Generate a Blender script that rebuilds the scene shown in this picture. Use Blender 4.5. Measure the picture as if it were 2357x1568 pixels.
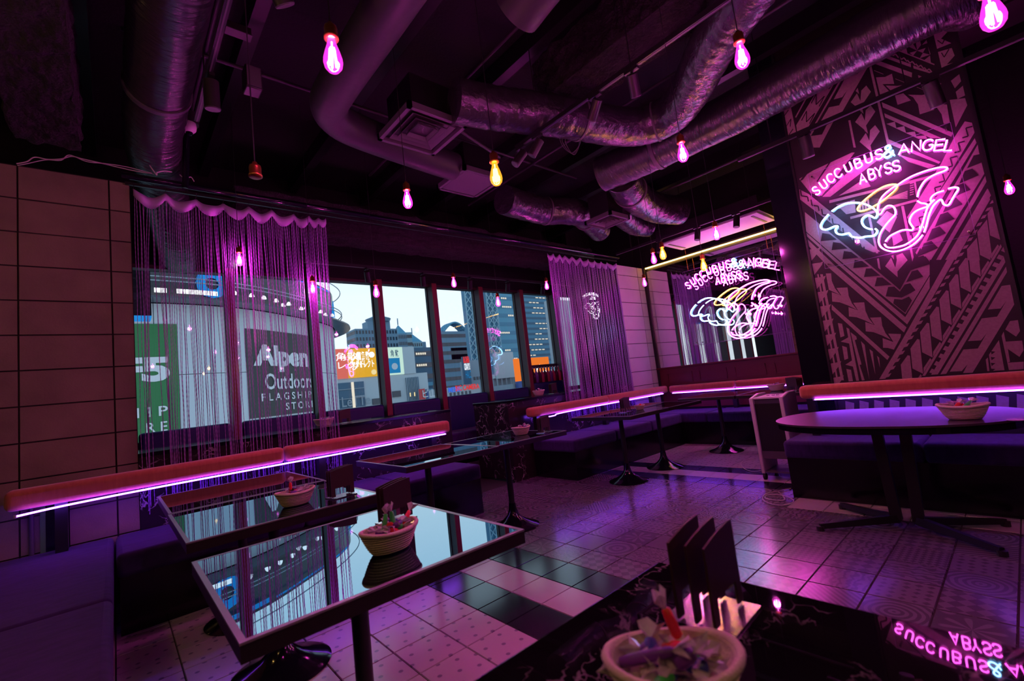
import bpy, bmesh, math, random
import numpy as np
from mathutils import Vector, Matrix
random.seed(7)
PI = math.pi
SC = bpy.context.scene
COL = SC.collection
for o in list(bpy.data.objects): bpy.data.objects.remove(o)

# ---------------------------------------------------------------- camera
CAM = np.array([-1.47875759, -2.7033117, 1.19776549])
R_ = np.array([0.7499319, -0.65159028, -0.11415891])
U_ = np.array([0.02040293, -0.14970688, 0.98851989])
F_ = np.array([0.66120032, 0.74365177, 0.09897561])
FPX = 1043.3568
cd = bpy.data.cameras.new('camera'); cam = bpy.data.objects.new('camera', cd); COL.objects.link(cam)
cd.sensor_width = 36; cd.lens = FPX / 2357 * 36; cd.clip_start = .02; cd.clip_end = 2000
cam.matrix_world = Matrix(((R_[0], U_[0], -F_[0], CAM[0]), (R_[1], U_[1], -F_[1], CAM[1]), (R_[2], U_[2], -F_[2], CAM[2]), (0, 0, 0, 1)))
cd.dof.use_dof = True; cd.dof.focus_distance = 3.6; cd.dof.aperture_fstop = 3.5
SC.camera = cam

def at(px, py, x=None, y=None, z=None):
    """real point where the photograph's line of sight meets a known wall, floor or counter plane"""
    d = R_ * ((px - 1178.5) / FPX) - U_ * ((py - 784) / FPX) + F_
    i, v = (0, x) if x is not None else (1, y) if y is not None else (2, z)
    return Vector(CAM + d * ((v - CAM[i]) / d[i]))

# ---------------------------------------------------------------- world, exposure
SC.view_settings.view_transform = 'Standard'; SC.view_settings.look = 'None'
SC.view_settings.exposure = 0; SC.view_settings.gamma = 1; SC.view_settings.use_curve_mapping = False
cy = SC.cycles
cy.use_denoising = True
cy.caustics_reflective = False; cy.caustics_refractive = False
cy.sample_clamp_indirect = 4; cy.max_bounces = 6; cy.diffuse_bounces = 3; cy.glossy_bounces = 4; cy.transparent_max_bounces = 20
W = bpy.data.worlds.new('dusk_sky'); SC.world = W; W.use_nodes = True
nt = W.node_tree; nt.nodes.clear()
wo = nt.nodes.new('ShaderNodeOutputWorld'); bg = nt.nodes.new('ShaderNodeBackground')
tc = nt.nodes.new('ShaderNodeTexCoord'); sx = nt.nodes.new('ShaderNodeSeparateXYZ'); cr = nt.nodes.new('ShaderNodeValToRGB')
nt.links.new(tc.outputs['Generated'], sx.inputs[0]); nt.links.new(sx.outputs['Z'], cr.inputs[0])
e = cr.color_ramp.elements
e[0].position = 0.0; e[0].color = (.80, .90, .96, 1)
e[1].position = 1.0; e[1].color = (.16, .36, .60, 1)
q = e.new(.22); q.color = (.74, .88, .95, 1)
q = e.new(.45); q.color = (.36, .62, .80, 1)
nt.links.new(cr.outputs[0], bg.inputs[0]); bg.inputs[1].default_value = 1.4
nt.links.new(bg.outputs[0], wo.inputs[0])

# ---------------------------------------------------------------- materials
MATS = {}
def P(name, col, rough=.5, metal=0, spec=.5, coat=0, emis=None, es=0, bump=None, noise=None, trans=0, sheen=0):
    m = bpy.data.materials.new(name); m.use_nodes = True; MATS[name] = m
    n = m.node_tree; b = n.nodes['Principled BSDF']
    b.inputs['Base Color'].default_value = (*col, 1); b.inputs['Roughness'].default_value = rough
    b.inputs['Metallic'].default_value = metal; b.inputs['Specular IOR Level'].default_value = spec
    b.inputs['Coat Weight'].default_value = coat; b.inputs['Coat Roughness'].default_value = .04
    b.inputs['Transmission Weight'].default_value = trans; b.inputs['Sheen Weight'].default_value = sheen
    if emis: b.inputs['Emission Color'].default_value = (*emis, 1); b.inputs['Emission Strength'].default_value = es
    if noise or bump:
        t = n.nodes.new('ShaderNodeTexCoord')
    if noise:                       # (scale, colour2, contrast, [stretch])
        mp = n.nodes.new('ShaderNodeMapping'); mp.inputs['Scale'].default_value = noise[3] if len(noise) > 3 else (1, 1, 1)
        no = n.nodes.new('ShaderNodeTexNoise'); no.inputs['Scale'].default_value = noise[0]; no.inputs['Detail'].default_value = 6
        ra = n.nodes.new('ShaderNodeValToRGB'); k = noise[2]
        ra.color_ramp.elements[0].position = .5 - k; ra.color_ramp.elements[1].position = .5 + k
        ra.color_ramp.elements[0].color = (*col, 1); ra.color_ramp.elements[1].color = (*noise[1], 1)
        n.links.new(t.outputs['Object'], mp.inputs[0]); n.links.new(mp.outputs[0], no.inputs['Vector'])
        n.links.new(no.outputs['Fac'], ra.inputs[0]); n.links.new(ra.outputs[0], b.inputs['Base Color'])
    if bump:                        # (scale, strength, distance, [stretch])
        mp = n.nodes.new('ShaderNodeMapping'); mp.inputs['Scale'].default_value = bump[3] if len(bump) > 3 else (1, 1, 1)
        no = n.nodes.new('ShaderNodeTexNoise'); no.inputs['Scale'].default_value = bump[0]; no.inputs['Detail'].default_value = 5
        bu = n.nodes.new('ShaderNodeBump'); bu.inputs['Strength'].default_value = bump[1]; bu.inputs['Distance'].default_value = bump[2]
        n.links.new(t.outputs['Object'], mp.inputs[0]); n.links.new(mp.outputs[0], no.inputs['Vector'])
        n.links.new(no.outputs['Fac'], bu.inputs['Height']); n.links.new(bu.outputs[0], b.inputs['Normal'])
    return m
def EM(name, col, s, sample=True):
    m = bpy.data.materials.new(name); m.use_nodes = True; MATS[name] = m; n = m.node_tree; n.nodes.clear()
    o = n.nodes.new('ShaderNodeOutputMaterial'); e = n.nodes.new('ShaderNodeEmission')
    e.inputs[0].default_value = (*col, 1); e.inputs[1].default_value = s; n.links.new(e.outputs[0], o.inputs[0])
    if not sample: m.cycles.emission_sampling = 'NONE'
    return m
def GLASS(name, tint=(1, 1, 1), refl=1.0, base=0.0, emis=None, es=0.0):
    """thin sheet: lets light straight through, reflects by Fresnel"""
    m = bpy.data.materials.new(name); m.use_nodes = True; MATS[name] = m; n = m.node_tree; n.nodes.clear()
    o = n.nodes.new('ShaderNodeOutputMaterial'); tr = n.nodes.new('ShaderNodeBsdfTransparent'); g = n.nodes.new('ShaderNodeBsdfGlossy')
    fr = n.nodes.new('ShaderNodeFresnel'); gm = n.nodes.new('ShaderNodeNewGeometry'); io = n.nodes.new('ShaderNodeMath'); io.operation = 'MULTIPLY_ADD'; io.inputs[1].default_value = 1 / 1.5 - 1.5; io.inputs[2].default_value = 1.5
    n.links.new(gm.outputs['Backfacing'], io.inputs[0]); n.links.new(io.outputs[0], fr.inputs[0]); mx = n.nodes.new('ShaderNodeMixShader')
    ma = n.nodes.new('ShaderNodeMath'); ma.operation = 'MULTIPLY_ADD'; ma.inputs[1].default_value = refl; ma.inputs[2].default_value = base
    tr.inputs[0].default_value = (*tint, 1); g.inputs['Roughness'].default_value = .0
    n.links.new(fr.outputs[0], ma.inputs[0]); n.links.new(ma.outputs[0], mx.inputs[0])
    n.links.new(tr.outputs[0], mx.inputs[1]); n.links.new(g.outputs[0], mx.inputs[2])
    out = mx.outputs[0]
    if emis:
        e = n.nodes.new('ShaderNodeEmission'); e.inputs[0].default_value = (*emis, 1); e.inputs[1].default_value = es
        ad = n.nodes.new('ShaderNodeAddShader'); n.links.new(out, ad.inputs[0]); n.links.new(e.outputs[0], ad.inputs[1]); out = ad.outputs[0]
        m.cycles.emission_sampling = 'NONE'
    n.links.new(out, o.inputs[0]); return m

P('ceiling_black', (.005, .0045, .006), .85, bump=(40, .4, .01))
P('sprayed_fibre', (.024, .017, .024), .95, bump=(55, 1, .03), noise=(30, (.010, .008, .010), .2))
P('duct_foil', (.028, .024, .032), .27, spec=1.0, bump=(11, .6, .04, (1, 1, 1)))
P('duct_foil_y', (.028, .024, .032), .27, spec=1.0, bump=(7, .5, .04, (1, 5, 1)))
P('pipe_lagging', (.035, .03, .04), .5, bump=(20, .3, .01))
P('black_metal', (.012, .011, .014), .38, spec=.5)
P('black_gloss', (.006, .006, .012), .12, spec=.6)
P('dark_plastic', (.02, .016, .02), .35)
P('grille_metal', (.10, .085, .11), .5)
P('block', (.34, .24, .20), .9, bump=(90, .35, .004), noise=(3.2, (.20, .14, .125), .25))
P('block_pale', (.66, .54, .60), .9, bump=(90, .3, .004), noise=(2.4, (.54, .44, .50), .25))
P('mortar', (.04, .025, .03), .95)
P('red_wood', (.10, .012, .012), .45, bump=(14, .2, .003, (1, 1, .2)))
P('bolster', (.56, .16, .085), .85, sheen=.5, bump=(160, .5, .002, (1, 1, .2)), noise=(50, (.47, .12, .065), .2, (1, 1, .15)))
P('velvet', (.050, .016, .145), .92, sheen=.1, noise=(12, (.024, .008, .08), .22, (1, 3, 1)), bump=(30, .3, .004))
P('seat_base', (.006, .005, .008), .16)
P('blue_vinyl', (.012, .016, .11), .5, bump=(60, .1, .001))
P('window_frame', (.05, .052, .06), .5)
P('fin_red_lit', (.19, .03, .035), .5)  # mullion fronts: the room's red light is painted into this colour
P('table_edge', (.30, .28, .30), .3, metal=.6)
P('table_wood', (.012, .006, .007), .4)
P('marble_oval', (.055, .04, .052), .34, noise=(26, (.03, .022, .03), .25), bump=(120, .2, .002))
P('rope', (.74, .62, .54), .85, bump=(220, .8, .003))
P('cellophane', (.90, .80, .92), .12, spec=.9, noise=(60, (.55, .35, .6), .2))
P('sweet_green', (.08, .72, .14), .3); P('sweet_red', (.85, .03, .04), .3); P('sweet_blue', (.04, .06, .35), .3); P('sweet_purple', (.16, .04, .34), .3)
P('white_plastic', (.62, .56, .62), .4)
P('grey_plastic', (.10, .085, .11), .5)
P('cable_white', (.55, .50, .52), .5)
P('brass', (.42, .16, .04), .3, metal=.9)
P('chrome', (.6, .6, .62), .2, metal=1)
P('bead', (.42, .20, .62), .2, spec=.9)
P('header_mesh', (.48, .28, .66), .5, spec=.6)
P('mural_dark', (.018, .012, .016), .5)
P('mural_light', (.36, .25, .27), .6, noise=(60, (.30, .20, .22), .2))
P('wood_dark', (.035, .012, .010), .5)
P('green_strip', (.10, .30, .08), .6)
P('bottle_dark', (.05, .008, .02), .08, spec=.7); P('bottle_pink', (.42, .05, .10), .08, spec=.7); P('bottle_violet', (.16, .06, .26), .08, spec=.7)
P('cap_silver', (.6, .5, .5), .3, metal=.7)
P('panel_white', (.75, .68, .74), .5)
# outside
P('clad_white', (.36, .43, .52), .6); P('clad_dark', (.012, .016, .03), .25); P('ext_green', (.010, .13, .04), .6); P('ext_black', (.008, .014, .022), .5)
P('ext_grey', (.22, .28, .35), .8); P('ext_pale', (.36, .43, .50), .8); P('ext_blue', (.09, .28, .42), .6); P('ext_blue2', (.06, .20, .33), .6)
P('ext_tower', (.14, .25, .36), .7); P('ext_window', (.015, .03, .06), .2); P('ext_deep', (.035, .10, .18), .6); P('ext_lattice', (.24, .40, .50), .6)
P('ext_street', (.10, .11, .13), .9); P('ext_trees', (.02, .07, .05), .9); P('ext_letter', (.48, .54, .62), .6)
P('ext_red', (.45, .03, .05), .6); P('ext_navy', (.02, .06, .25), .6)
EM('ext_gold', (1.0, .52, .04), .85); EM('ext_pinkgold', (1.0, .22, .18), .75); EM('ext_mint', (.70, 1.0, .86), .9); EM('ext_orange', (1.0, .22, .03), 1.0)
EM('ext_cyan', (.02, .36, 1.0), .75); EM('ext_lit', (.9, .95, 1.0), 1.6); EM('ext_warm', (1.0, .8, .4), 1.0); EM('ext_redlit', (1.0, .05, .05), .9); EM('ext_bluelit', (.05, .2, 1.0), .9)
EM('ext_whitelit', (1.0, .92, .75), .95); EM('ext_skyblue', (.03, .35, .8), .6); EM('ext_greenlit', (.1, .9, .6), .7)
# light sources
EM('neon_pink', (1.0, .06, .70), 30.0); EM('neon_blue', (.20, .50, 1.0), 36.0); EM('neon_gold', (1.0, .50, .08), 10.0); EM('neon_white', (.9, .88, 1.0), 4.0)
EM('led_violet', (.24, .05, 1.0), 34.0); EM('led_gold', (1.0, .52, .10), 18.0)
EM('core_pink', (1.0, .30, .80), 14, False); EM('core_amber', (1.0, .62, .14), 12, False)
GLASS('bulb_pink', (1, .6, .95), .9, 0, (1.0, .04, .66), .85); GLASS('bulb_amber', (1, .85, .5), .9, 0, (1.0, .42, .03), .7)
GLASS('window_glass', (.98, .99, 1.0), 1.1, .02); GLASS('acrylic', (.97, .96, .98), 1.0, .0); GLASS('clear', (.97, .95, .97), 1.0, .02)

def marble(name, vein, dark, amount, rough, scale=3.0):
    m = P(name, dark, rough, spec=.6); n = m.node_tree; b = n.nodes['Principled BSDF']
    t = n.nodes.new('ShaderNodeTexCoord'); no = n.nodes.new('ShaderNodeTexNoise'); no.inputs['Scale'].default_value = scale; no.inputs['Detail'].default_value = 4
    no.inputs['Distortion'].default_value = 1.2
    mi = n.nodes.new('ShaderNodeVectorMath'); mi.operation = 'ADD'; sc = n.nodes.new('ShaderNodeVectorMath'); sc.operation = 'SCALE'; sc.inputs['Scale'].default_value = .35
    vo = n.nodes.new('ShaderNodeTexVoronoi'); vo.feature = 'DISTANCE_TO_EDGE'; vo.inputs['Scale'].default_value = scale * 1.6
    ra = n.nodes.new('ShaderNodeValToRGB'); ra.color_ramp.elements[0].color = (1, 1, 1, 1); ra.color_ramp.elements[1].color = (0, 0, 0, 1)
    ra.color_ramp.elements[0].position = 0; ra.color_ramp.elements[1].position = .045
    n2 = n.nodes.new('ShaderNodeTexNoise'); n2.inputs['Scale'].default_value = scale * .9; r2 = n.nodes.new('ShaderNodeValToRGB')
    r2.color_ramp.elements[0].position = .5; r2.color_ramp.elements[1].position = .66
    mu = n.nodes.new('ShaderNodeMath'); mu.operation = 'MULTIPLY'; m2 = n.nodes.new('ShaderNodeMath'); m2.operation = 'MULTIPLY'; m2.inputs[1].default_value = amount
    mix = n.nodes.new('ShaderNodeMix'); mix.data_type = 'RGBA'; mix.inputs[6].default_value = (*dark, 1); mix.inputs[7].default_value = (*vein, 1)
    L = n.links.new
    L(t.outputs['Object'], no.inputs['Vector']); L(no.outputs['Color'], sc.inputs[0]); L(t.outputs['Object'], mi.inputs[0]); L(sc.outputs[0], mi.inputs[1])
    L(mi.outputs[0], vo.inputs['Vector']); L(vo.outputs['Distance'], ra.inputs[0]); L(t.outputs['Object'], n2.inputs['Vector']); L(n2.outputs['Fac'], r2.inputs[0])
    L(ra.outputs[0], mu.inputs[0]); L(r2.outputs[0], mu.inputs[1]); L(mu.outputs[0], m2.inputs[0]); L(m2.outputs[0], mix.inputs[0]); L(mix.outputs[2], b.inputs['Base Color'])
    return m
marble('marble_wall', (.80, .64, .76), (.026, .017, .024), 1.0, .22, 4.5)
marble('marble_top', (.42, .34, .40), (.006, .005, .007), .7, .02, 7)

def mirror_glass(name, refl, tint):
    m = bpy.data.materials.new(name); m.use_nodes = True; MATS[name] = m; n = m.node_tree; n.nodes.clear()
    o = n.nodes.new('ShaderNodeOutputMaterial'); d = n.nodes.new('ShaderNodeBsdfDiffuse'); g = n.nodes.new('ShaderNodeBsdfGlossy'); mx = n.nodes.new('ShaderNodeMixShader')
    d.inputs[0].default_value = (.006, .004, .006, 1); g.inputs[0].default_value = (*tint, 1); g.inputs['Roughness'].default_value = .0
    mx.inputs[0].default_value = refl; n.links.new(d.outputs[0], mx.inputs[1]); n.links.new(g.outputs[0], mx.inputs[2]); n.links.new(mx.outputs[0], o.inputs[0]); return m
mirror_glass('black_glass_top', .66, (.62, .82, .96)); mirror_glass('wall_mirror', .93, (.86, .86, .88))

def tile_mat(name, a, b_, kind, sc=1.0, rough=.2):
    m = P(name, a, rough, spec=1.0); n = m.node_tree; bs = n.nodes['Principled BSDF']; L = n.links.new
    t = n.nodes.new('ShaderNodeTexCoord'); mp = n.nodes.new('ShaderNodeMapping'); L(t.outputs['Object'], mp.inputs[0])
    ra = n.nodes.new('ShaderNodeValToRGB'); ra.color_ramp.elements[0].color = (*a, 1); ra.color_ramp.elements[1].color = (*b_, 1)
    if kind == 'dots':
        mp.inputs['Scale'].default_value = (11.5, 11.5, 0); mp.inputs['Location'].default_value = (.5, .5, 0); mp.inputs['Rotation'].default_value = (0, 0, .46)
        f = n.nodes.new('ShaderNodeVectorMath'); f.operation = 'FRACTION'; L(mp.outputs[0], f.inputs[0])
        s = n.nodes.new('ShaderNodeVectorMath'); s.operation = 'SUBTRACT'; s.inputs[1].default_value = (.5, .5, 0); L(f.outputs[0], s.inputs[0])
        l = n.nodes.new('ShaderNodeVectorMath'); l.operation = 'LENGTH'; L(s.outputs[0], l.inputs[0]); v = l.outputs['Value']
        ra.color_ramp.elements[0].color = (*b_, 1); ra.color_ramp.elements[1].color = (*a, 1)
        ra.color_ramp.elements[0].position = .09; ra.color_ramp.elements[1].position = .15
    elif kind == 'check':
        mp.inputs['Rotation'].default_value = (0, 0, PI / 4); c = n.nodes.new('ShaderNodeTexChecker'); c.inputs['Scale'].default_value = 44 * sc
        c.inputs[1].default_value = (1, 1, 1, 1); c.inputs[2].default_value = (0, 0, 0, 1); L(mp.outputs[0], c.inputs[0]); v = c.outputs['Color']
    elif kind == 'wave':
        c = n.nodes.new('ShaderNodeTexWave'); c.inputs['Scale'].default_value = 14 * sc; c.inputs['Distortion'].default_value = 7; c.inputs['Detail'].default_value = 1
        c.inputs['Detail Scale'].default_value = 2.5; L(mp.outputs[0], c.inputs[0]); v = c.outputs['Color']; ra.color_ramp.elements[0].position = .35; ra.color_ramp.elements[1].position = .6
    elif kind == 'rings':
        c = n.nodes.new('ShaderNodeTexWave'); c.wave_type = 'RINGS'; c.rings_direction = 'Z'; c.inputs['Scale'].default_value = 11 * sc; c.inputs['Distortion'].default_value = 2.5; L(mp.outputs[0], c.inputs[0]); v = c.outputs['Color']
        ra.color_ramp.elements[0].position = .4; ra.color_ramp.elements[1].position = .6
    elif kind == 'flower':
        g = n.nodes.new('ShaderNodeTexGradient'); g.gradient_type = 'RADIAL'; L(mp.outputs[0], g.inputs[0])
        k = n.nodes.new('ShaderNodeMath'); k.operation = 'MULTIPLY'; k.inputs[1].default_value = 8 * 2 * PI; L(g.outputs['Fac'], k.inputs[0])
        si = n.nodes.new('ShaderNodeMath'); si.operation = 'SINE'; L(k.outputs[0], si.inputs[0])
        le = n.nodes.new('ShaderNodeVectorMath'); le.operation = 'LENGTH'; L(mp.outputs[0], le.inputs[0])
        k2 = n.nodes.new('ShaderNodeMath'); k2.operation = 'MULTIPLY_ADD'; k2.inputs[1].default_value = -9; k2.inputs[2].default_value = 1.0; L(le.outputs['Value'], k2.inputs[0])
        k3 = n.nodes.new('ShaderNodeMath'); k3.operation = 'MULTIPLY'; L(si.outputs[0], k3.inputs[0]); L(k2.outputs[0], k3.inputs[1]); v = k3.outputs[0]
        ra.color_ramp.elements[0].position = .05; ra.color_ramp.elements[1].position = .15
    elif kind == 'stripe':
        mp.inputs['Rotation'].default_value = (0, 0, PI / 4); c = n.nodes.new('ShaderNodeTexWave'); c.inputs['Scale'].default_value = 13 * sc; c.wave_profile = 'TRI'; L(mp.outputs[0], c.inputs[0]); v = c.outputs['Color']
        ra.color_ramp.elements[0].position = .45; ra.color_ramp.elements[1].position = .55
    elif kind == 'cells':
        c = n.nodes.new('ShaderNodeTexVoronoi'); c.distance = 'MANHATTAN'; c.feature = 'F1'; c.inputs['Scale'].default_value = 22 * sc; c.inputs['Randomness'].default_value = .15; L(mp.outputs[0], c.inputs[0]); v = c.outputs['Distance']
        ra.color_ramp.elements[0].position = .38; ra.color_ramp.elements[1].position = .46
    else:
        c = n.nodes.new('ShaderNodeTexNoise'); c.inputs['Scale'].default_value = 6; L(mp.outputs[0], c.inputs[0]); v = c.outputs['Fac']
    L(v, ra.inputs[0]); L(ra.outputs[0], bs.inputs['Base Color']); return m
TW = (.56, .50, .54); TG = (.115, .095, .12); TH = (.20, .17, .205)
tile_mat('tile_dots', TW, (.26, .23, .30), 'dots'); tile_mat('tile_white', TW, (.50, .44, .48), 'n'); tile_mat('tile_black', (.012, .013, .022), (.016, .016, .028), 'n', rough=.16)
PAT = []
for i, (k, s) in enumerate((('check', 1), ('wave', 1), ('rings', 1), ('flower', 1), ('stripe', 1), ('cells', 1), ('check', .5), ('wave', .6), ('flower', 1), ('rings', .6))):
    PAT.append(tile_mat('tile_pattern_%d' % i, TG, TH, k, s))

# ---------------------------------------------------------------- mesh helpers
class MB:
    def __init__(s): s.v = []; s.f = []
    def add(s, vs, fs):
        n = len(s.v); s.v += [tuple(v) for v in vs]; s.f += [tuple(i + n for i in f) for f in fs]; return s
    def box(s, x0, y0, z0, x1, y1, z1):
        x0, x1 = min(x0, x1), max(x0, x1); y0, y1 = min(y0, y1), max(y0, y1); z0, z1 = min(z0, z1), max(z0, z1)
        return s.add([(x0, y0, z0), (x1, y0, z0), (x1, y1, z0), (x0, y1, z0), (x0, y0, z1), (x1, y0, z1), (x1, y1, z1), (x0, y1, z1)],
                     [(3, 2, 1, 0), (4, 5, 6, 7), (0, 1, 5, 4), (1, 2, 6, 5), (2, 3, 7, 6), (3, 0, 4, 7)])
    def tube(s, path, r, n=8, closed=False, caps=True):
        path = [Vector(p) for p in path]; m = len(path); rs = r if isinstance(r, (list, tuple)) else [r] * m
        ref = None; rings = []
        for i, p in enumerate(path):
            a = path[i - 1] if i or closed else p; b = path[(i + 1) % m] if i < m - 1 or closed else p
            t = (b - a).normalized() if (b - a).length > 1e-9 else Vector((0, 0, 1))
            if ref is None: ref = t.orthogonal().normalized()
            u = (ref - t * ref.dot(t)); u = u.normalized() if u.length > 1e-6 else t.orthogonal().normalized(); ref = u; w = t.cross(u)
            rings.append([p + (u * math.cos(2 * PI * k / n) + w * math.sin(2 * PI * k / n)) * rs[i] for k in range(n)])
        vs = [v for rg in rings for v in rg]; fs = []
        for i in range(m if closed else m - 1):
            j = (i + 1) % m
            for k in range(n): fs.append((i * n + k, i * n + (k + 1) % n, j * n + (k + 1) % n, j * n + k))
        if caps and not closed: fs += [tuple(range(n - 1, -1, -1)), tuple((m - 1) * n + k for k in range(n))]
        return s.add(vs, fs)
    def cyl(s, p0, p1, r, n=12): return s.tube([p0, p1], r, n)
    def lathe(s, prof, c=(0, 0, 0), n=24, sx=1, sy=1):
        vs = []; fs = []; m = len(prof)
        for (r, z) in prof:
            for k in range(n): a = 2 * PI * k / n; vs.append((c[0] + r * sx * math.cos(a), c[1] + r * sy * math.sin(a), c[2] + z))
        for i in range(m - 1):
            for k in range(n): fs.append((i * n + k, i * n + (k + 1) % n, (i + 1) * n + (k + 1) % n, (i + 1) * n + k))
        if prof[0][0] > 1e-5: fs.append(tuple(range(n - 1, -1, -1)))
        if prof[-1][0] > 1e-5: fs.append(tuple((m - 1) * n + k for k in range(n)))
        return s.add(vs, fs)
    def prism(s, pts, d):                # polygon of 3-D points pushed along d
        n = len(pts); d = Vector(d); a = [Vector(p) for p in pts]
        return s.add(a + [p + d for p in a], [tuple(range(n))[::-1], tuple(range(n, 2 * n))] + [(i, (i + 1) % n, n + (i + 1) % n, n + i) for i in range(n)])
    def mesh(s, name, mat, smooth=False):
        me = bpy.data.meshes.new(name); me.from_pydata(s.v, [], s.f); me.materials.append(MATS[mat] if isinstance(mat, str) else mat)
        bm = bmesh.new(); bm.from_mesh(me); bmesh.ops.recalc_face_normals(bm, faces=bm.faces); bm.to_mesh(me); bm.free()
        if smooth: me.polygons.foreach_set('use_smooth', [True] * len(me.polygons))
        me.update(); return me
    def build(s, name, mat, parent=None, smooth=False, bevel=0, seg=2):
        me = s.mesh(name, mat, smooth or bevel > 0); o = bpy.data.objects.new(name, me); COL.objects.link(o)
        if parent: o.parent = parent
        if bevel:
            b = o.modifiers.new('bevel', 'BEVEL'); b.width = bevel; b.segments = seg; b.limit_method = 'ANGLE'; b.angle_limit = .6
            me.set_sharp_from_angle(angle=1.2)
        elif smooth: me.set_sharp_from_angle(angle=.9)
        return o
def empty(name, loc=(0, 0, 0), rz=0, parent=None):
    o = bpy.data.objects.new(name, None); o.empty_display_size = .1; COL.objects.link(o); o.location = loc; o.rotation_euler = (0, 0, rz); o.parent = parent; return o
def tag(o, label, cat=None, group=None, kind=None):
    o['label'] = label
    if cat: o['category'] = cat
    if group: o['group'] = group
    if kind: o['kind'] = kind
    return o
def copy_tree(o, parent=None):
    c = o.copy(); COL.objects.link(c); c.parent = parent
    for ch in [x for x in bpy.data.objects if x.parent == o]: copy_tree(ch, c)
    return c
def box(name, mat, b, parent=None, bevel=0, seg=2): return MB().box(*b).build(name, mat, parent, bevel=bevel, seg=seg)
def struct(o, label, cat): return tag(o, label, cat, kind='structure')
def spline(pts, sub=6):
    pts = [Vector(p) for p in pts]; out = []
    for i in range(len(pts) - 1):
        p0 = pts[max(i - 1, 0)]; p1 = pts[i]; p2 = pts[i + 1]; p3 = pts[min(i + 2, len(pts) - 1)]
        for k in range(sub):
            t = k / sub; out.append(.5 * ((2 * p1) + (p2 - p0) * t + (2 * p0 - 5 * p1 + 4 * p2 - p3) * t * t + (3 * p1 - p0 - 3 * p2 + p3) * t ** 3))
    out.append(pts[-1]); return out
def text_polys(s, size, bold=0.0):
    c = bpy.data.curves.new('lettering', 'FONT'); c.body = s; c.size = size; c.resolution_u = 3; c.offset = bold
    o = bpy.data.objects.new('lettering', c); COL.objects.link(o); bpy.context.view_layer.update()
    me = o.to_mesh(); v = [tuple(x.co) for x in me.vertices]; f = [tuple(p.vertices) for p in me.polygons]
    o.to_mesh_clear(); bpy.data.objects.remove(o); bpy.data.curves.remove(c)
    return v, f
def text_on(name, s, size, mat, parent, fn, bold=0.0, width=None, depth=.004):
    """lettering laid on a surface: fn(x, y) gives the world point of a letter outline point"""
    v, f = text_polys(s, size, bold)
    if width:
        w = max(p[0] for p in v) - min(p[0] for p in v); k = width / w; v = [(p[0] * k, p[1], 0) for p in v]
    m = MB(); m.add([fn(p[0], p[1]) for p in v], f); return m.build(name, mat, parent)
def rebase(root, loc):
    root.location = loc
    for ch in [x for x in bpy.data.objects if x.parent == root]: ch.location = ch.location - Vector(loc)
    return root
YB = 1.74; XM = 3.26; XF = 5.9; YG = 3.36; ZC = 4.15
# ================================================================ floor: every tile a piece
fl = MB().box(-3.3, -5.2, -.12, 6.2, 3.4, -.006).build('floor', 'mortar'); struct(fl, 'tiled restaurant floor with dotted, plain black, plain white and patterned tiles', 'floor')
TS = .25
tm = {}
def tile_mesh(mat):
    if mat not in tm:
        g = .1225; b = .0022
        m = MB().add([(-g, -g, -.006), (g, -g, -.006), (g, g, -.006), (-g, g, -.006), (-g + b, -g + b, 0), (g - b, -g + b, 0), (g - b, g - b, 0), (-g + b, g - b, 0)],
                     [(4, 5, 6, 7), (0, 1, 5, 4), (1, 2, 6, 5), (2, 3, 7, 6), (3, 0, 4, 7)])
        tm[mat] = m.mesh('tile', mat)
    return tm[mat]
def tile_kind(i, j):
    x = (i + .5) * TS
    if x < 0: return 'tile_dots'
    if x < .25 or .5 <= x < .75 or 3.0 <= x < 3.25 or 3.5 <= x < 3.75: return 'tile_black'
    if .25 <= x < .5 or 3.25 <= x < 3.5: return 'tile_white'
    if x > 3.75: return 'tile_dots'
    if x > 2.5 and j < -5: return 'tile_white'
    return PAT[random.randrange(len(PAT))].name
cand = []
for i in range(-13, 24):
    for j in range(-18, 7):
        x, y = (i + .5) * TS, (j + .5) * TS
        d = np.array([x, y, 0]) - CAM; z = d @ F_
        k = tile_kind(i, j); vis = False
        if z > .1:
            px = 1178.5 + FPX * (d @ R_) / z; py = 784 - FPX * (d @ U_) / z
            vis = 250 < px < 2400 and py < 1620 and not (y > 1.02 and not (1.25 < x < 2.6)) and not (x > 2.8 and y < -1.2) and x < 5.2
        cand.append((0 if vis else 1, float(np.linalg.norm(d)), x, y, k))
cand.sort(key=lambda c: (c[0], c[1]))
rest = {}
for n, (v, d, x, y, k) in enumerate(cand):
    if n < 300:
        o = bpy.data.objects.new('tile', tile_mesh(k)); COL.objects.link(o); o.parent = fl; o.location = (x, y, 0); o.rotation_euler = (0, 0, random.choice((0, PI / 2, PI, 1.5 * PI)) if 'pattern' in k else 0)
    else: rest.setdefault(k, []).append((x, y))
# far and hidden tiles: one joined part, same relief
me = bpy.data.meshes.new('tile_field'); vs = []; fs = []; mi = []
for ki, (k, l) in enumerate(rest.items()):
    me.materials.append(MATS[k])
    for (x, y) in l:
        n = len(vs); src = tile_mesh(k)
        vs += [(v.co.x + x, v.co.y + y, v.co.z) for v in src.vertices]; fs += [tuple(a + n for a in p.vertices) for p in src.polygons]; mi += [ki] * len(src.polygons)
me.from_pydata(vs, [], fs); me.polygons.foreach_set('material_index', mi); me.update()
tf = bpy.data.objects.new('tile_field', me); COL.objects.link(tf); tf.parent = fl; tf['kind'] = 'stuff'

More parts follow.
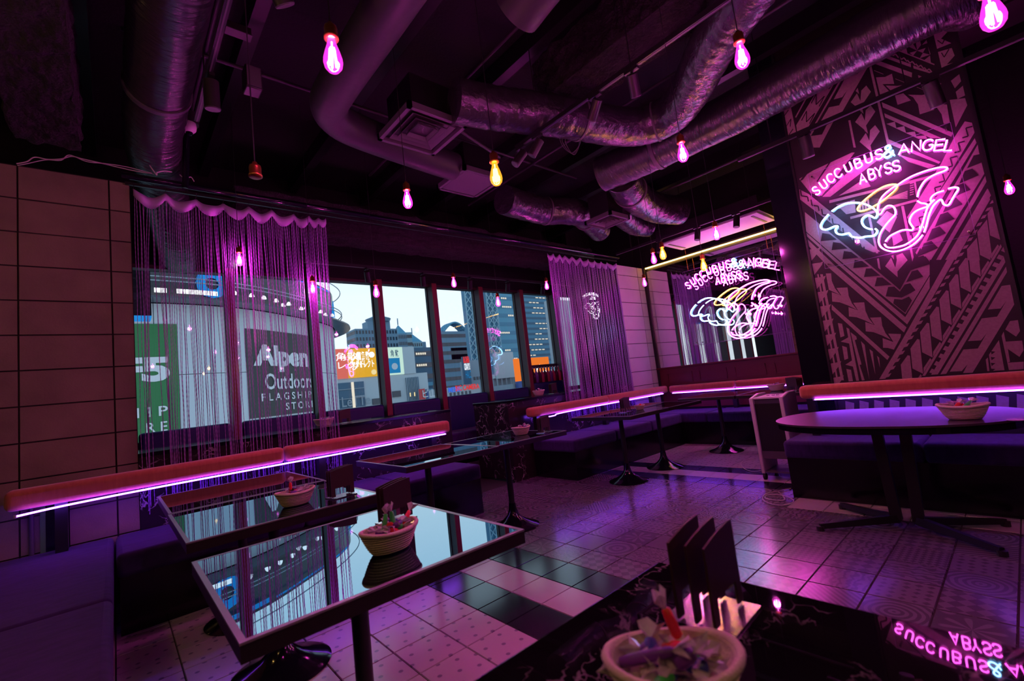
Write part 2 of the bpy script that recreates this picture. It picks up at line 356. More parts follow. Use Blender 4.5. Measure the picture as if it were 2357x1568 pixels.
# ================================================================ block walls (each block a piece)
def block_wall(name, x0, x1, z0, z1, joints, mat, label, front=YB, back=None):
    back = back or front + .16
    w = MB().box(x0, front + .012, 0, x1, back, z1).build(name, 'mortar'); struct(w, label, 'wall')
    zs = [z0 - .02 + .2415 * k for k in range(-4, 14)]; zs = [z for z in zs if z < z1] + [z1]
    zs = [0.0] + [z for z in zs if z > .03]
    xs = [x0] + joints + [x1]
    for a, b in zip(zs, zs[1:]):
        if b - a < .03: continue
        for c, d in zip(xs, xs[1:]):
            if d - c < .03: continue
            j = random.uniform(-.003, .002)
            MB().box(c + .005, front + j, a + .005, d - .005, front + .03, b - .005).build('block', mat, w)
    return w
block_wall('wall_left_blocks', -3.2, -1.35, .97, 3.13, [-2.91, -2.43, -1.954, -1.475], 'block', 'dark stained concrete block wall at far left beside the long bead curtain')
block_wall('wall_corner_blocks', 5.04, 5.9, .97, 3.06, [5.67], 'block_pale', 'pale concrete block wall in the corner beside the wall mirror')
# strip of pipe and green trim low on the left block wall
t = empty('service_strip'); tag(t, 'grey pipe and green strip low on the left block wall', 'trim')
box('backing', 'black_gloss', (-1.835, 1.722, .46, -1.72, 1.738, .80), t); box('green_strip', 'green_strip', (-1.86, 1.716, .46, -1.835, 1.737, .80), t)
MB().cyl((-1.90, 1.722, .46), (-1.90, 1.722, .80), .013).build('pipe', 'grey_plastic', t, smooth=True); rebase(t, (-1.83, 1.72, .46))

# ================================================================ shell
struct(box('wall_rear', 'ceiling_black', (-3.3, -5.2, 0, 6.2, -5.1, ZC)), 'black wall behind the camera', 'wall')
struct(box('wall_entry', 'ceiling_black', (-3.3, -5.1, 0, -3.2, 3.4, ZC)), 'black side wall at the left end of the room', 'wall')
struct(box('wall_far', 'ceiling_black', (XF + .02, -5.1, 0, XF + .18, 3.5, ZC)), 'black end wall behind the wall mirror', 'wall')
struct(box('wall_recess', 'ceiling_black', (4.6, -5.1, 0, 4.7, -2.72, ZC)), 'black wall in the dark recess right of the mural', 'wall')
struct(box('ceiling', 'ceiling_black', (-3.3, -5.2, ZC, 6.2, 3.6, ZC + .12)), 'black open ceiling above the ducts', 'ceiling')
# window wall: spandrel, header, returns
struct(box('wall_window_sill', 'ceiling_black', (-3.3, YG - .06, 0, 6.2, YG + .12, 1.0)), 'dark wall below the window row', 'wall')
struct(box('wall_window_header', 'ceiling_black', (-3.3, YG - .10, 2.90, 6.0, YG + .14, ZC)), 'dark wall band above the window row', 'wall')
struct(box('trim_1', 'wood_dark', (-3.3, YG - .13, 2.86, 6.0, YG - .03, 2.90)), 'dark wooden head rail along the top of the windows', 'trim')
struct(box('trim_2', 'window_frame', (-3.3, YG - .06, 1.0, 6.0, YG + .05, 1.06)), 'dark grey sill rail along the foot of the windows', 'trim')
struct(box('wall_alcove_end', 'ceiling_black', (5.88, 1.92, 0, 5.92, 3.3, ZC)), 'dark end wall of the window alcove', 'wall')
struct(box('wall_alcove_panel', 'ceiling_black', (5.16, 2.86, 0, 5.88, 2.96, ZC)), 'dark panel carrying the small white neon emblem behind the short bead curtain', 'wall')
# window fins and panes
fx = [-2.304, -1.397, -.49, .42, 1.325, 2.224, 3.127, 4.05, 4.95, 5.85]
ordn = ['first', 'second', 'third', 'fourth', 'fifth', 'sixth', 'seventh', 'eighth', 'ninth', 'tenth']
for k, x in enumerate(fx):
    r = empty('window_fin'); tag(r, '%s deep window mullion from the left, grey side and front coloured as red-lit' % ordn[k], 'mullion', 'window mullions', 'structure')
    box('side', 'window_frame', (x, 3.17, .5, x + .07, YG + .02, 2.90), r); box('front', 'fin_red_lit', (x - .004, 3.15, .5, x + .076, 3.175, 2.90), r, bevel=.004)
    box('glazing_bead', 'black_metal', (x - .012, YG - .05, 1.0, x, YG - .02, 2.88), r); rebase(r, (x, 3.25, .5))
for k in range(len(fx) - 1):
    w = MB().box(fx[k] + .07, YG, 1.05, fx[k + 1], YG + .012, 2.88).build('window_%d' % (k + 1), 'window_glass')
    struct(w, '%s tall window pane from the left looking on the city' % ordn[k], 'window')
struct(box('trim_3', 'window_frame', (4.12, YG - .05, 1.47, 4.95, YG + .03, 1.53)), 'dark grey transom bar behind the row of bottles', 'trim')

# ================================================================ mirror wall with red wainscot
mz0, mz1 = 1.21, 2.98
struct(box('wall_mirror_backing', 'black_metal', (XF - .01, -1.3, 0, XF + .02, YB, 3.06)), 'black wall carrying the large mirror', 'wall')
mr = box('wall_mirror', 'wall_mirror', (XF - .02, -1.25, mz0, XF - .012, YB - .045, mz1)); tag(mr, 'large frameless wall mirror behind the hanging neon sign', 'mirror')
wn = empty('wainscot'); tag(wn, 'dark red panelled wainscot under the wall mirror', 'panelling', kind='structure')
box('board', 'red_wood', (XF - .045, -1.3, .5, XF - .012, YB, mz0 - .03), wn); box('cap_rail', 'red_wood', (XF - .07, -1.3, mz0 - .03, XF - .012, YB, mz0), wn, bevel=.006)
for k in range(5):
    y0 = 1.55 - k * .58
    f = MB()
    for (a, b, c, d) in ((y0, y0 - .46, 1.10, 1.085), (y0, y0 - .46, .93, .945), (y0, y0 - .015, .93, 1.10), (y0 - .46, y0 - .445, .93, 1.10)): f.box(XF - .056, a, c, XF - .044, b, d)
    f.build('panel_moulding', 'red_wood', wn)
rebase(wn, (XF - .03, 0, .5))
struct(box('trim_4', 'black_metal', (XF - .06, YB - .045, 0, XF - .01, YB, 3.06), bevel=.004), 'dark steel corner post between block wall and mirror', 'trim')

# ================================================================ marble counters under the curtain line
def counter(name, x0, x1, label):
    r = empty(name); tag(r, label, 'counter')
    box('front_panel', 'marble_wall', (x0, YB - .005, 0, x1, YB + .04, .985), r); box('end_panel', 'marble_wall', (x1 - .03, YB + .04, .02, x1, 2.46, .985) if x0 < 0 else (x0, YB + .04, .02, x0 + .03, 2.46, .985), r)
    box('worktop', 'black_gloss', (x0 - .004, YB - .012, .985, x1 + .006, 2.47, 1.015), r, bevel=.003); rebase(r, ((x0 + x1) / 2, YB, 0)); return r
counter('marble_counter', -1.35, 1.40, 'long black veined marble counter under the long bead curtain')
counter('marble_counter', 2.262, 5.03, 'black veined marble counter right of the gap, under the short bead curtain')
struct(box('platform', 'grey_plastic', (-3.2, 2.62, 0, 5.06, 3.3, .2)), 'raised alcove step with pale riser', 'platform')
# blue alcove sofa: one seat and back unit per bay
for k in range(len(fx) - 1):
    x0, x1 = fx[k] + .08, fx[k + 1] - .008
    if x1 < -1.5: continue
    if x0 > 5: continue
    r = empty('window_sofa'); tag(r, 'navy blue sofa section in window bay %s from the left' % ordn[k], 'sofa', 'window sofas')
    top = 1.15 if k < 7 else 1.20
    box('seat', 'velvet', (x0 - .07, 2.66, .50, x1 + .0, 3.14, .64), r, bevel=.02); box('base', 'seat_base', (x0 - .07, 2.68, .2, x1, 3.14, .50), r)
    box('backrest', 'blue_vinyl', (x0 + .015, 3.17, .5, x1 - .02, 3.33 if k < 7 else YG - .07, top), r, bevel=.035, seg=3); rebase(r, ((x0 + x1) / 2, 2.9, .2))

# ================================================================ mural column
struct(box('wall_mural_column', 'mural_dark', (XM, -2.69, 0, XM + .5, -1.515, ZC)), 'column faced with a black and pale tribal mural', 'wall')
struct(box('wall_black_pillar', 'black_gloss', (XM - .012, -1.515, 0, XM + .5, -1.30, ZC)), 'glossy black pillar strip left of the mural', 'wall')
struct(box('wall_mural_soffit', 'mural_dark', (XM + .01, -5.1, 3.45, XM + .4, -2.69, ZC)), 'mural soffit band running right above the dark recess', 'wall')
struct(box('trim_5', 'black_metal', (XM - .014, -2.70, 0, XM + .02, -2.684, 3.45)), 'thin dark edge strip at the right of the mural', 'trim')
struct(box('trim_6', 'black_metal', (XM - .014, -1.53, 0, XM + .02, -1.513, ZC)), 'thin dark edge strip at the left of the mural', 'trim')
K = {1: (1840, 280, 4.6125), 2: (1780, 60, 5.6), 3: (2000, 0, 4.899), 4: (2080, 280, 4.899), 5: (1840, 560, 4.6133), 6: (2080, 520, 4.1264), 0: (0, 0, 1)}
LP = []; DP = []
def L(k, *pts): LP.append((k, pts))
def D(k, *pts): DP.append((k, pts))
def line(k, dest, w, *pts):
    for a, b in zip(pts, pts[1:]):
        dx, dy = b[0] - a[0], b[1] - a[1]; l = math.hypot(dx, dy); nx, ny = -dy / l * w / 2, dx / l * w / 2
        dest(k, (a[0] + nx, a[1] + ny), (b[0] + nx, b[1] + ny), (b[0] - nx, b[1] - ny), (a[0] - nx, a[1] - ny))
# lower left (crop 5)
for i in range(-2, 8):
    ox, oy = 140 + 27.4 * i, 375 + 151 * i
    if i < 8: L(5, *[(ox + a, oy + b) for a, b in ((0, 0), (112, -18), (142, -30), (128, 8), (100, 45), (45, 115), (18, 92))])
L(5, (222, 330), (250, 330), (474, 1455), (444, 1455)); L(5, (190, 330), (206, 330), (414, 1455), (396, 1455))
L(5, (330, 275), (60, 42), (60, -35), (405, 262), (1138, 893), (1112, 948))
L(5, (430, 245), (60, -68), (60, -108), (475, 240), (1125, 785), (1145, 862)); L(5, (1125, 785), (1384, 352), (1384, 478), (1145, 862))
L(5, (495, 240), (60, -122), (60, -330), (690, 180), (1068, 490), (1128, 752)); L(5, (1068, 490), (1340, -20), (1384, -20), (1384, 335), (1128, 752))
for i in range(-3, 1): D(5, *[(a + 115 * i, b + 95 * i) for a, b in ((590, 178), (670, 190), (745, 248), (575, 265))])
D(5, (710, 270), (770, 268), (862, 345), (688, 360)); D(5, (825, 365), (885, 365), (982, 442), (802, 458))
D(5, (945, 465), (1010, 462), (1068, 515), (1120, 440), (1178, 425), (1235, 500), (1088, 578), (918, 565)); D(5, (1010, 592), (1090, 600), (1165, 567), (1197, 608), (1125, 740), (998, 640))
D(5, (1135, 415), (1195, 300), (1258, 282), (1315, 355)); D(5, (1210, 275), (1275, 155), (1340, 140), (1384, 195), (1384, 225))
D(5, (480, 5), (1005, 440), (1068, 495), (1068, 462), (820, 245), (560, 20)); D(5, (1068, 470), (1068, 500), (1300, 75), (1285, 50))
L(5, (912, 245), (975, 155), (1020, 260), (1035, 180), (1030, 130), (1095, 105), (1150, 180), (1042, 300), (1045, 362)); L(5, (975, 135), (1000, 125), (1005, 175))
L(5, (825, 165), (845, 160), (865, 290), (840, 265)); L(5, (1172, 55), (1195, 50), (1215, 150), (1200, 195))
L(5, (282, 322), (338, 320), (345, 400), (380, 480), (435, 550), (315, 495))
for i in range(3): L(5, *[(a + 178 * i, b + 158 * i) for a, b in ((350, 620), (345, 520), (445, 555), (395, 475), (512, 470), (525, 560), (560, 640), (615, 708), (520, 662), (430, 628))])
L(5, (890, 1110), (885, 1008), (1000, 1050), (945, 960), (1080, 965), (1075, 1000), (1005, 1130), (940, 1112))
L(5, (345, 650), (365, 672), (958, 1205), (935, 1240), (345, 705))
L(5, (410, 848), (455, 855), (480, 985), (438, 1000)); L(5, (440, 1045), (520, 1000), (500, 895), (530, 910), (635, 1460), (605, 1462), (570, 1310), (490, 1290), (560, 1245), (530, 1065))
L(5, (545, 945), (605, 990), (612, 1020), (590, 1030), (655, 1260), (660, 1290), (640, 1290), (695, 1455), (665, 1458)); L(5, (655, 1040), (695, 1080), (745, 1450)); L(5, (745, 1125), (780, 1150), (808, 1395)); L(5, (825, 1195), (848, 1215), (858, 1325))
L(5, (455, 1090), (505, 1105), (520, 1225), (480, 1240)); L(5, (500, 1335), (550, 1345), (570, 1465), (525, 1468))
# dentil band
dl = [(2024, 873), (2080, 777), (2208, 549), (2274, 435)]; dr = [(2038, 872), (2094, 778), (2222, 553), (2281, 450)]
L(0, *(dl + dr[::-1]))
for i in range(24):
    t_ = i / 23; x = 2043 + (2284 - 2043) * t_; y = 868 + (468 - 868) * t_; s_ = 1
    L(0, (x - 6, y + 2), (x - 1, y - 6), (x + 9, y - 9), (x + 4, y - 1))
# chain of parallelograms
for i in range(-1, 8):
    ox, oy = 91.5 * i, -154 * i
    L(6, *[(a + ox, b + oy) for a, b in ((65, 1165), (130, 1075), (152, 1080), (185, 1405), (85, 1355))])
    L(6, *[(a + ox, b + oy) for a, b in ((190, 1350), (252, 1256), (266, 1272), (190, 1398))])
L(6, (178, 1424), (205, 1424), (932, 200), (922, 175))
L(6, (262, 1414), (325, 1410), (966, 345), (950, 290))
for i in range(17):
    t_ = i / 16; x = 245 + (925 - 245) * t_; y = 1400 + (245 - 1400) * t_
    L(6, (x, y - 8), (x + 22, y - 44), (x + 66, y - 28), (x + 44, y + 8))
L(6, (350, 1410), (405, 1405), (982, 440), (972, 388))
L(6, (800, 795), (930, 572), (1012, 560), (1050, 748), (655, 1395), (565, 1398), (608, 1315), (552, 1380), (438, 1385), (568, 1175), (705, 1165), (788, 1022), (735, 1088), (612, 1095), (742, 880), (888, 862), (976, 712), (922, 785))
L(6, (965, 985), (1010, 905), (1085, 895), (1105, 1000), (1068, 1052)); L(6, (930, 1045), (950, 1005), (970, 1100), (1125, 1090), (1140, 1180), (1100, 1245), (990, 1170), (1010, 1290), (985, 1300)); L(6, (810, 1225), (905, 1085), (958, 1370), (835, 1378))
for i in range(4): D(6, (828, 1190 + 55 * i), (872, 1195 + 55 * i), (836, 1222 + 55 * i))
L(6, (780, 1270), (800, 1250), (815, 1380), (795, 1380)); L(6, (985, 1300), (1140, 1290), (1140, 1360), (1000, 1370))
# right flank (crop 4)
L(4, (690, 0), (770, 15), (800, 125), (120, 1250), (40, 1080), (420, 480), (560, 200))
for i in range(-1, 7): line(4, D, 16, *[(a - 88 * i, b + 168 * i) for a, b in ((690, 225), (615, 245), (640, 335), (575, 355))])
L(4, (802, 190), (822, 240), (110, 1400), (70, 1300)); L(4, (835, 262), (850, 345), (880, 470), (910, 590), (310, 1560), (190, 1560), (135, 1480))
for i in range(7): D(4, *[(a - 92 * i, b + 163 * i) for a, b in ((690, 560), (775, 532), (848, 608), (628, 703))])
D(4, (715, 530), (790, 385), (860, 370), (880, 465))
L(4, (920, 615), (935, 680), (420, 1560), (368, 1560)); L(4, (945, 755), (975, 880), (590, 1560), (470, 1560))
L(4, (945, 1040), (1000, 960), (1090, 1335), (975, 1285)); L(4, (830, 1245), (940, 1105), (1000, 1545), (860, 1480)); L(4, (715, 1440), (825, 1312), (860, 1565), (720, 1565))
# upper part (crops 2 and 3)
L(2, (100, 1108), (225, 1030), (300, 1390), (165, 1440)); line(2, D, 12, (105, 1180), (200, 1085)); line(2, D, 12, (140, 1310), (232, 1200), (222, 1300)); line(2, D, 12, (195, 1420), (258, 1330))
line(2, L, 16, (290, 1180), (470, 850)); L(2, (310, 1375), (298, 1280), (540, 880), (860, 590), (900, 560), (450, 1310))
for i in range(3): line(2, D, 12, *[(a + 125 * i, b - 222 * i) for a, b in ((368, 1222), (432, 1100), (430, 1240), (538, 1128), (470, 1262))])
L(2, (515, 1300), (545, 1285), (1015, 470), (975, 490))
L(2, (600, 1255), (720, 1050), (850, 1025), (955, 830), (890, 920), (780, 950), (935, 660), (1090, 620), (1195, 415), (1130, 515), (1005, 550), (1080, 410), (1400, 215), (870, 1145))
L(2, (380, 1568), (490, 1420), (630, 1400), (690, 1280), (775, 1235), (600, 1568)); L(2, (400, 1500), (495, 1360), (530, 1345), (440, 1500))
for i in range(3): L(2, *[(a + 57 * i, b + 255 * i) for a, b in ((1000, 985), (1080, 870), (1125, 970), (1135, 835), (1200, 770), (1260, 850), (1140, 1030), (1160, 1120), (1075, 1048))]); L(2, *[(a + 57 * i, b + 255 * i) for a, b in ((1062, 840), (1090, 800), (1108, 880))])
L(2, (1240, 545), (1265, 510), (1510, 1560), (1475, 1560)); L(2, (968, 1220), (995, 1215), (1066, 1568), (1036, 1568))
L(2, (1300, 430), (1790, 605), (1785, 665), (1282, 480)); L(2, (1350, 342), (1775, 495), (1775, 535), (1335, 375))
L(2, (1325, 665), (1440, 660), (1530, 618), (1560, 750), (1410, 752), (1495, 845), (1378, 885)); L(2, (1450, 770), (1600, 775), (1750, 750), (1530, 850))
L(3, (500, 742), (735, 826), (730, 842), (505, 775)); L(3, (555, 850), (632, 880), (565, 900))
L(3, (295, 1080), (390, 1055), (475, 1135), (325, 1185)); L(3, (440, 1070), (600, 1075), (775, 1035), (805, 1160), (655, 1158), (740, 1240), (575, 1293), (555, 1180), (500, 1100)); L(3, (700, 1175), (880, 1182), (915, 1385), (845, 1400), (820, 1290), (770, 1220))
L(3, (620, 935), (700, 905), (820, 945), (770, 995))
L(3, (145, 1155), (950, 1500), (930, 1545), (160, 1215)); L(3, (175, 1280), (820, 1560), (700, 1560), (185, 1325)); L(3, (200, 1400), (295, 1375), (310, 1445), (400, 1425), (420, 1500), (520, 1485), (535, 1540), (640, 1530), (660, 1568), (560, 1568))
for q in (((205, 520), (240, 470), (300, 490)), ((300, 490), (290, 430), (380, 400)), ((300, 490), (400, 455), (355, 515)), ((300, 490), (335, 570), (255, 555)), ((365, 580), (420, 535), (440, 620)), ((410, 430), (470, 375), (430, 510)), ((450, 380), (555, 330), (510, 405)), ((465, 455), (510, 405), (570, 430)), ((570, 430), (560, 335), (615, 340)), ((570, 430), (640, 405), (645, 445)), ((570, 430), (590, 510), (545, 570), (530, 480)), ((545, 575), (440, 525), (500, 500)), ((545, 575), (640, 545), (610, 600)), ((545, 575), (460, 600), (500, 630)), ((600, 510), (650, 455), (660, 490)), ((690, 620), (610, 600), (575, 660)), ((690, 625), (665, 525), (695, 610)), ((690, 630), (615, 690), (700, 710))): L(3, *q)
line(3, L, 14, (165, 505), (740, 732))
for i in range(6): line(3, L, 14, *[(a + 95 * i, b + 42 * i) for a, b in ((150, 555), (180, 590), (205, 570), (240, 612))])
L(3, (712, 315), (885, 318), (890, 360), (815, 440), (930, 490), (770, 555)); L(3, (780, 590), (935, 545), (968, 630), (880, 730), (990, 700), (985, 720), (825, 790)); L(3, (912, 1130), (1085, 1110), (1110, 1190), (980, 1440)); L(3, (925, 915), (1020, 840), (1040, 920), (970, 1000)); L(3, (980, 1040), (1060, 970), (1085, 1080), (1000, 1120))
for k3, q in ((3, ((775, 460), (830, 500), (880, 400))), (3, ((820, 600), (850, 650), (905, 560)))): line(k3, D, 12, *q)
for i in range(3): line(3, L, 6, (60 + 240 * i, 798 + 94 * i), (165 + 240 * i, 840 + 94 * i))
# behind the neon (crop 1)
L(1, (0, 610), (150, 520), (560, 330), (590, 330), (240, 790), (120, 760)); D(1, (0, 640), (40, 620), (420, 120), (380, 120)); line(1, D, 14, (190, 640), (330, 430), (470, 330))
L(1, (0, 720), (100, 770), (860, 1380), (790, 1390), (690, 1350), (0, 830))
for i in range(7): line(1, D, 14, *[(a + 112 * i, b + 100 * i) for a, b in ((15, 730), (25, 790), (90, 800), (100, 850))])
L(1, (320, 838), (1480, 552), (1480, 580), (320, 868)); L(1, (540, 1012), (1250, 822), (1250, 848), (545, 1038)); L(1, (390, 880), (590, 830), (600, 965), (500, 985)); D(1, (425, 885), (550, 852), (558, 870), (440, 905))
for i in range(5): L(1, (760, 880 - 14 * i), (1150, 735 + 18 * i), (1150, 748 + 18 * i))
for i in range(4): line(1, L, 20, (640 + 30 * i, 850 - 8 * i), (650 + 30 * i, 960 - 8 * i))
for i in range(6): L(1, (1175, 655 + 24 * i), (1215, 645 + 24 * i), (1215, 655 + 24 * i), (1175, 667 + 24 * i))
L(1, (1215, 640), (1235, 632), (1262, 790), (1240, 798))
L(1, (245, 800), (640, 420), (1000, 300), (900, 360), (330, 800)); L(1, (420, 790), (700, 600), (760, 690), (560, 750))
L(1, (1050, 350), (1450, 470), (1380, 500), (1160, 430)); L(1, (950, 190), (1500, 430), (1480, 450), (950, 240)); L(1, (820, 1070), (930, 950), (1040, 1010), (960, 1180)); L(1, (1080, 900), (1110, 895), (1200, 1330), (1170, 1340)); L(1, (980, 1190), (1060, 1170), (1100, 1260), (1000, 1320)); L(1, (730, 1010), (755, 1000), (840, 1400), (815, 1400))
def pxy(k, p): ox, oy, s_ = K[k]; return ox + p[0] / s_, oy + p[1] / s_
def mural_print(name, polys, mat, off, parent):
    m = MB(); y0, y1 = -2.684, -1.532
    for i, (k, pts) in enumerate(polys):
        w = [at(*pxy(k, p), x=XM) for p in pts]
        w = [(XM - off - i * 9e-6, min(max(v.y, y0), y1), v.z) for v in w]
        m.add(w, [tuple(range(len(w)))])
    return m.build(name, mat, parent)
mu = box('mural_panel', 'mural_dark', (XM - .004, -2.684, .0, XM, -1.532, ZC)); tag(mu, 'black and pale tribal pattern mural behind the large neon sign', 'mural')
mural_print('pale_print', LP, 'mural_light', .0046, mu)['kind'] = 'stuff'; mural_print('dark_print', DP, 'mural_dark', .0085, mu)['kind'] = 'stuff'
# foot of the mural below the bolster and the soffit band: the same print motif continues
lowm = MB()
for i in range(11):
    y = -1.56 - i * .1
    lowm.add([(XM - .0046, y, .50 + .02 * (i % 3)), (XM - .0046, y - .055, .50), (XM - .0046, y - .09, .72), (XM - .0046, y - .03, .74)], [(0, 1, 2, 3)])
    lowm.add([(XM - .0046, y, .78), (XM - .0046, y - .08, .76), (XM - .0046, y - .05, .88)], [(0, 1, 2)])
lowm.build('pale_print', 'mural_light', mu)['kind'] = 'stuff'
sm = MB()
for i in range(8):
    y = -2.74 - i * .2
    sm.add([(XM + .0085, y, 3.47), (XM + .0085, y - .12, 3.48), (XM + .0085, y - .06, 3.60), (XM + .0085, y - .13, 3.74), (XM + .0085, y - .02, 3.76)], [(0, 1, 2, 3, 4)])
sp = sm.build('soffit_print', 'mural_light'); tag(sp, 'pale tribal print on the soffit at the upper right', 'mural')
# ================================================================ ceiling: joists, beams, ducts
for k in range(9):
    x = -2.6 + k * .95
    struct(box('ceiling_joist', 'black_metal', (x, -5.0, 3.98, x + .09, 3.2, ZC)), 'black ceiling joist %d counted from the left wall' % (k + 1), 'joist')['group'] = 'ceiling joists'
def rough_beam(name, b, label, n=40):
    o = box(name, 'sprayed_fibre', b); o.data.materials[0] = MATS['sprayed_fibre']; struct(o, label, 'beam')
    s = o.modifiers.new('sub', 'SUBSURF'); s.subdivision_type = 'SIMPLE'; s.levels = 6; s.render_levels = 6
    t = bpy.data.textures.new('spray', 'CLOUDS'); t.noise_scale = .09
    d = o.modifiers.new('rough', 'DISPLACE'); d.texture = t; d.strength = .07; d.texture_coords = 'GLOBAL'; return o
rough_beam('fireproofed_beam', (-1.95, -2.6, 3.25, -1.62, 1.6, 3.7), 'rough sprayed beam at the upper left')
rough_beam('fireproofed_beam', (-.55, 2.15, 3.08, 5.0, 2.5, 3.45), 'rough sprayed beam running behind the curtain rail')
rough_beam('fireproofed_beam', (1.35, -2.6, 3.62, 1.78, -.2, 4.0), 'rough sprayed beam high at the top centre')

def duct(name, path, r, label, mat='duct_foil', bands=(), wr=.006, sub=10, n=28):
    root = empty(name); tag(root, label, 'duct'); pp = spline(path, sub); rs = [r * (1 + random.uniform(-1, 1) * wr * 4) for _ in pp]
    MB().tube(pp, rs, n).build('sleeve', mat, root, smooth=True)
    for b in bands:
        i = int(b * (len(pp) - 2)); MB().tube([pp[i], pp[i].lerp(pp[i + 1], .6)], r * 1.05, n).build('clamp_band', 'grille_metal', root, smooth=True)
    return rebase(root, tuple(pp[0]))
duct('flexible_duct', [(-1.19, -2.6, 3.5), (-1.2, -1.2, 3.5), (-1.205, 0, 3.5), (-1.21, 1.0, 3.47), (-1.2, 1.6, 3.42), (-1.12, 2.1, 3.3), (-.98, 2.7, 3.05), (-.9, 3.2, 3.0)], .185, 'fat foil-wrapped duct passing over the left block wall', 'duct_foil_y', (.42,), sub=14)
duct('insulated_pipe', [(-.25, -2.6, 3.45), (-.25, -.6, 3.43), (-.255, .2, 3.42), (-.22, .46, 3.42), (-.08, .6, 3.42), (.14, .66, 3.42), (.6, .72, 3.42), (1.1, .77, 3.42)], .135, 'smooth dark lagged pipe with an elbow above the long bead curtain', 'pipe_lagging', wr=0)
duct('flexible_duct', [at(u, v, z=3.4) for u, v in ((1045, 232), (1140, 250), (1240, 262), (1330, 276), (1410, 290), (1480, 290), (1545, 262), (1590, 205), (1622, 140), (1660, 70), (1715, -10), (1790, -110))], .165, 'foil duct curving from the square vent box at top centre', 'duct_foil', (.28, .5), sub=12)
duct('flexible_duct', [(2.62, .1, 3.4), (2.7, -.4, 3.4), (2.75, -1.2, 3.4), (2.74, -2.0, 3.42), (2.73, -2.45, 3.43), (2.78, -2.7, 3.44), (2.95, -2.8, 3.44)], .19, 'long straight foil duct passing in front of the mural top', 'duct_foil_y', (.2,), sub=12)
duct('flexible_duct', [at(1432, 408, z=3.36)] + [at(u, v, z=3.3) for u, v in ((1447, 436), (1475, 462), (1515, 480), (1565, 484))], .19, 'short foil duct bending off below the long straight duct', 'duct_foil', (.3,))
duct('flexible_duct', [at(u, v, z=3.36) for u, v in ((1160, 460), (1205, 474), (1255, 486), (1300, 486), (1335, 492), (1362, 512), (1380, 530))], .17, 'foil duct between the two far ceiling vents', 'duct_foil', (.35, .75))
duct('flexible_duct', [at(u, v, z=3.36) for u, v in ((1425, 488), (1445, 506), (1465, 518), (1492, 520))], .16, 'short foil duct right of the far small vent', 'duct_foil')
duct('flexible_duct', [(.4, -2.6, 3.55), (.42, -1.4, 3.55), (.43, -.95, 3.5)], .17, 'blunt duct end at the top edge of the picture', 'pipe_lagging', wr=0)

def vent(cx, cy, z, w, label, rings=3, flat=False):
    r = empty('ceiling_vent'); tag(r, label, 'vent')
    box('plenum_box', 'black_metal', (cx - w * .36, cy - w * .36, z + .05, cx + w * .36, cy + w * .36, z + .34), r)
    def frame(name, h, t, z0, z1, mat):
        m = MB(); m.box(cx - h, cy - h, z0, cx + h, cy - h + t, z1); m.box(cx - h, cy + h - t, z0, cx + h, cy + h, z1); m.box(cx - h, cy - h, z0, cx - h + t, cy + h, z1); m.box(cx + h - t, cy - h, z0, cx + h, cy + h, z1); return m.build(name, mat, r)
    frame('frame', w / 2, .03, z, z + .05, 'grille_metal'); box('back_plate', 'dark_plastic', (cx - w / 2 + .01, cy - w / 2 + .01, z + .035, cx + w / 2 - .01, cy + w / 2 - .01, z + .05), r)
    if flat: box('face_panel', 'grille_metal', (cx - w * .42, cy - w * .42, z + .005, cx + w * .42, cy + w * .42, z + .02), r)
    else:
        for k in range(rings):
            h = w / 2 * (.74 - .19 * k); m = MB()
            for a in range(4):
                c_, s_ = math.cos(a * PI / 2), math.sin(a * PI / 2)
                q = [(-h, -h, z + .004), (h, -h, z + .004), (h * .84, -h * .84, z + .03), (-h * .84, -h * .84, z + .03)]
                m.prism([(cx + x * c_ - y * s_, cy + x * s_ + y * c_, zz) for x, y, zz in q], (0, 0, .004))
            m.build('louvre', 'grille_metal', r)
    return rebase(r, (cx, cy, z))
vent(.42, .22, 3.28, .52, 'square louvred ceiling vent hanging at top centre')
vent(1.35, .85, 3.32, .50, 'flat-faced ceiling vent behind the amber bulb', flat=True)
vent(at(1398, 512, z=3.08).x, at(1398, 512, z=3.08).y, 3.08, .40, 'small square louvred vent near the far corner', rings=4)
cp = empty('ceiling_unit'); tag(cp, 'flat ceiling air unit lit pink above the hanging neon sign', 'air unit')
box('housing', 'dark_plastic', (5.0, -.62, 3.14, 5.75, .9, 3.35), cp); box('face_panel', 'panel_white', (5.04, -.58, 3.12, 5.71, .86, 3.145), cp, bevel=.006); box('intake', 'black_metal', (5.12, -.5, 3.113, 5.63, -.47, 3.121), cp)
box('intake', 'black_metal', (5.12, .75, 3.113, 5.63, .78, 3.121), cp); rebase(cp, (5.37, .14, 3.12))

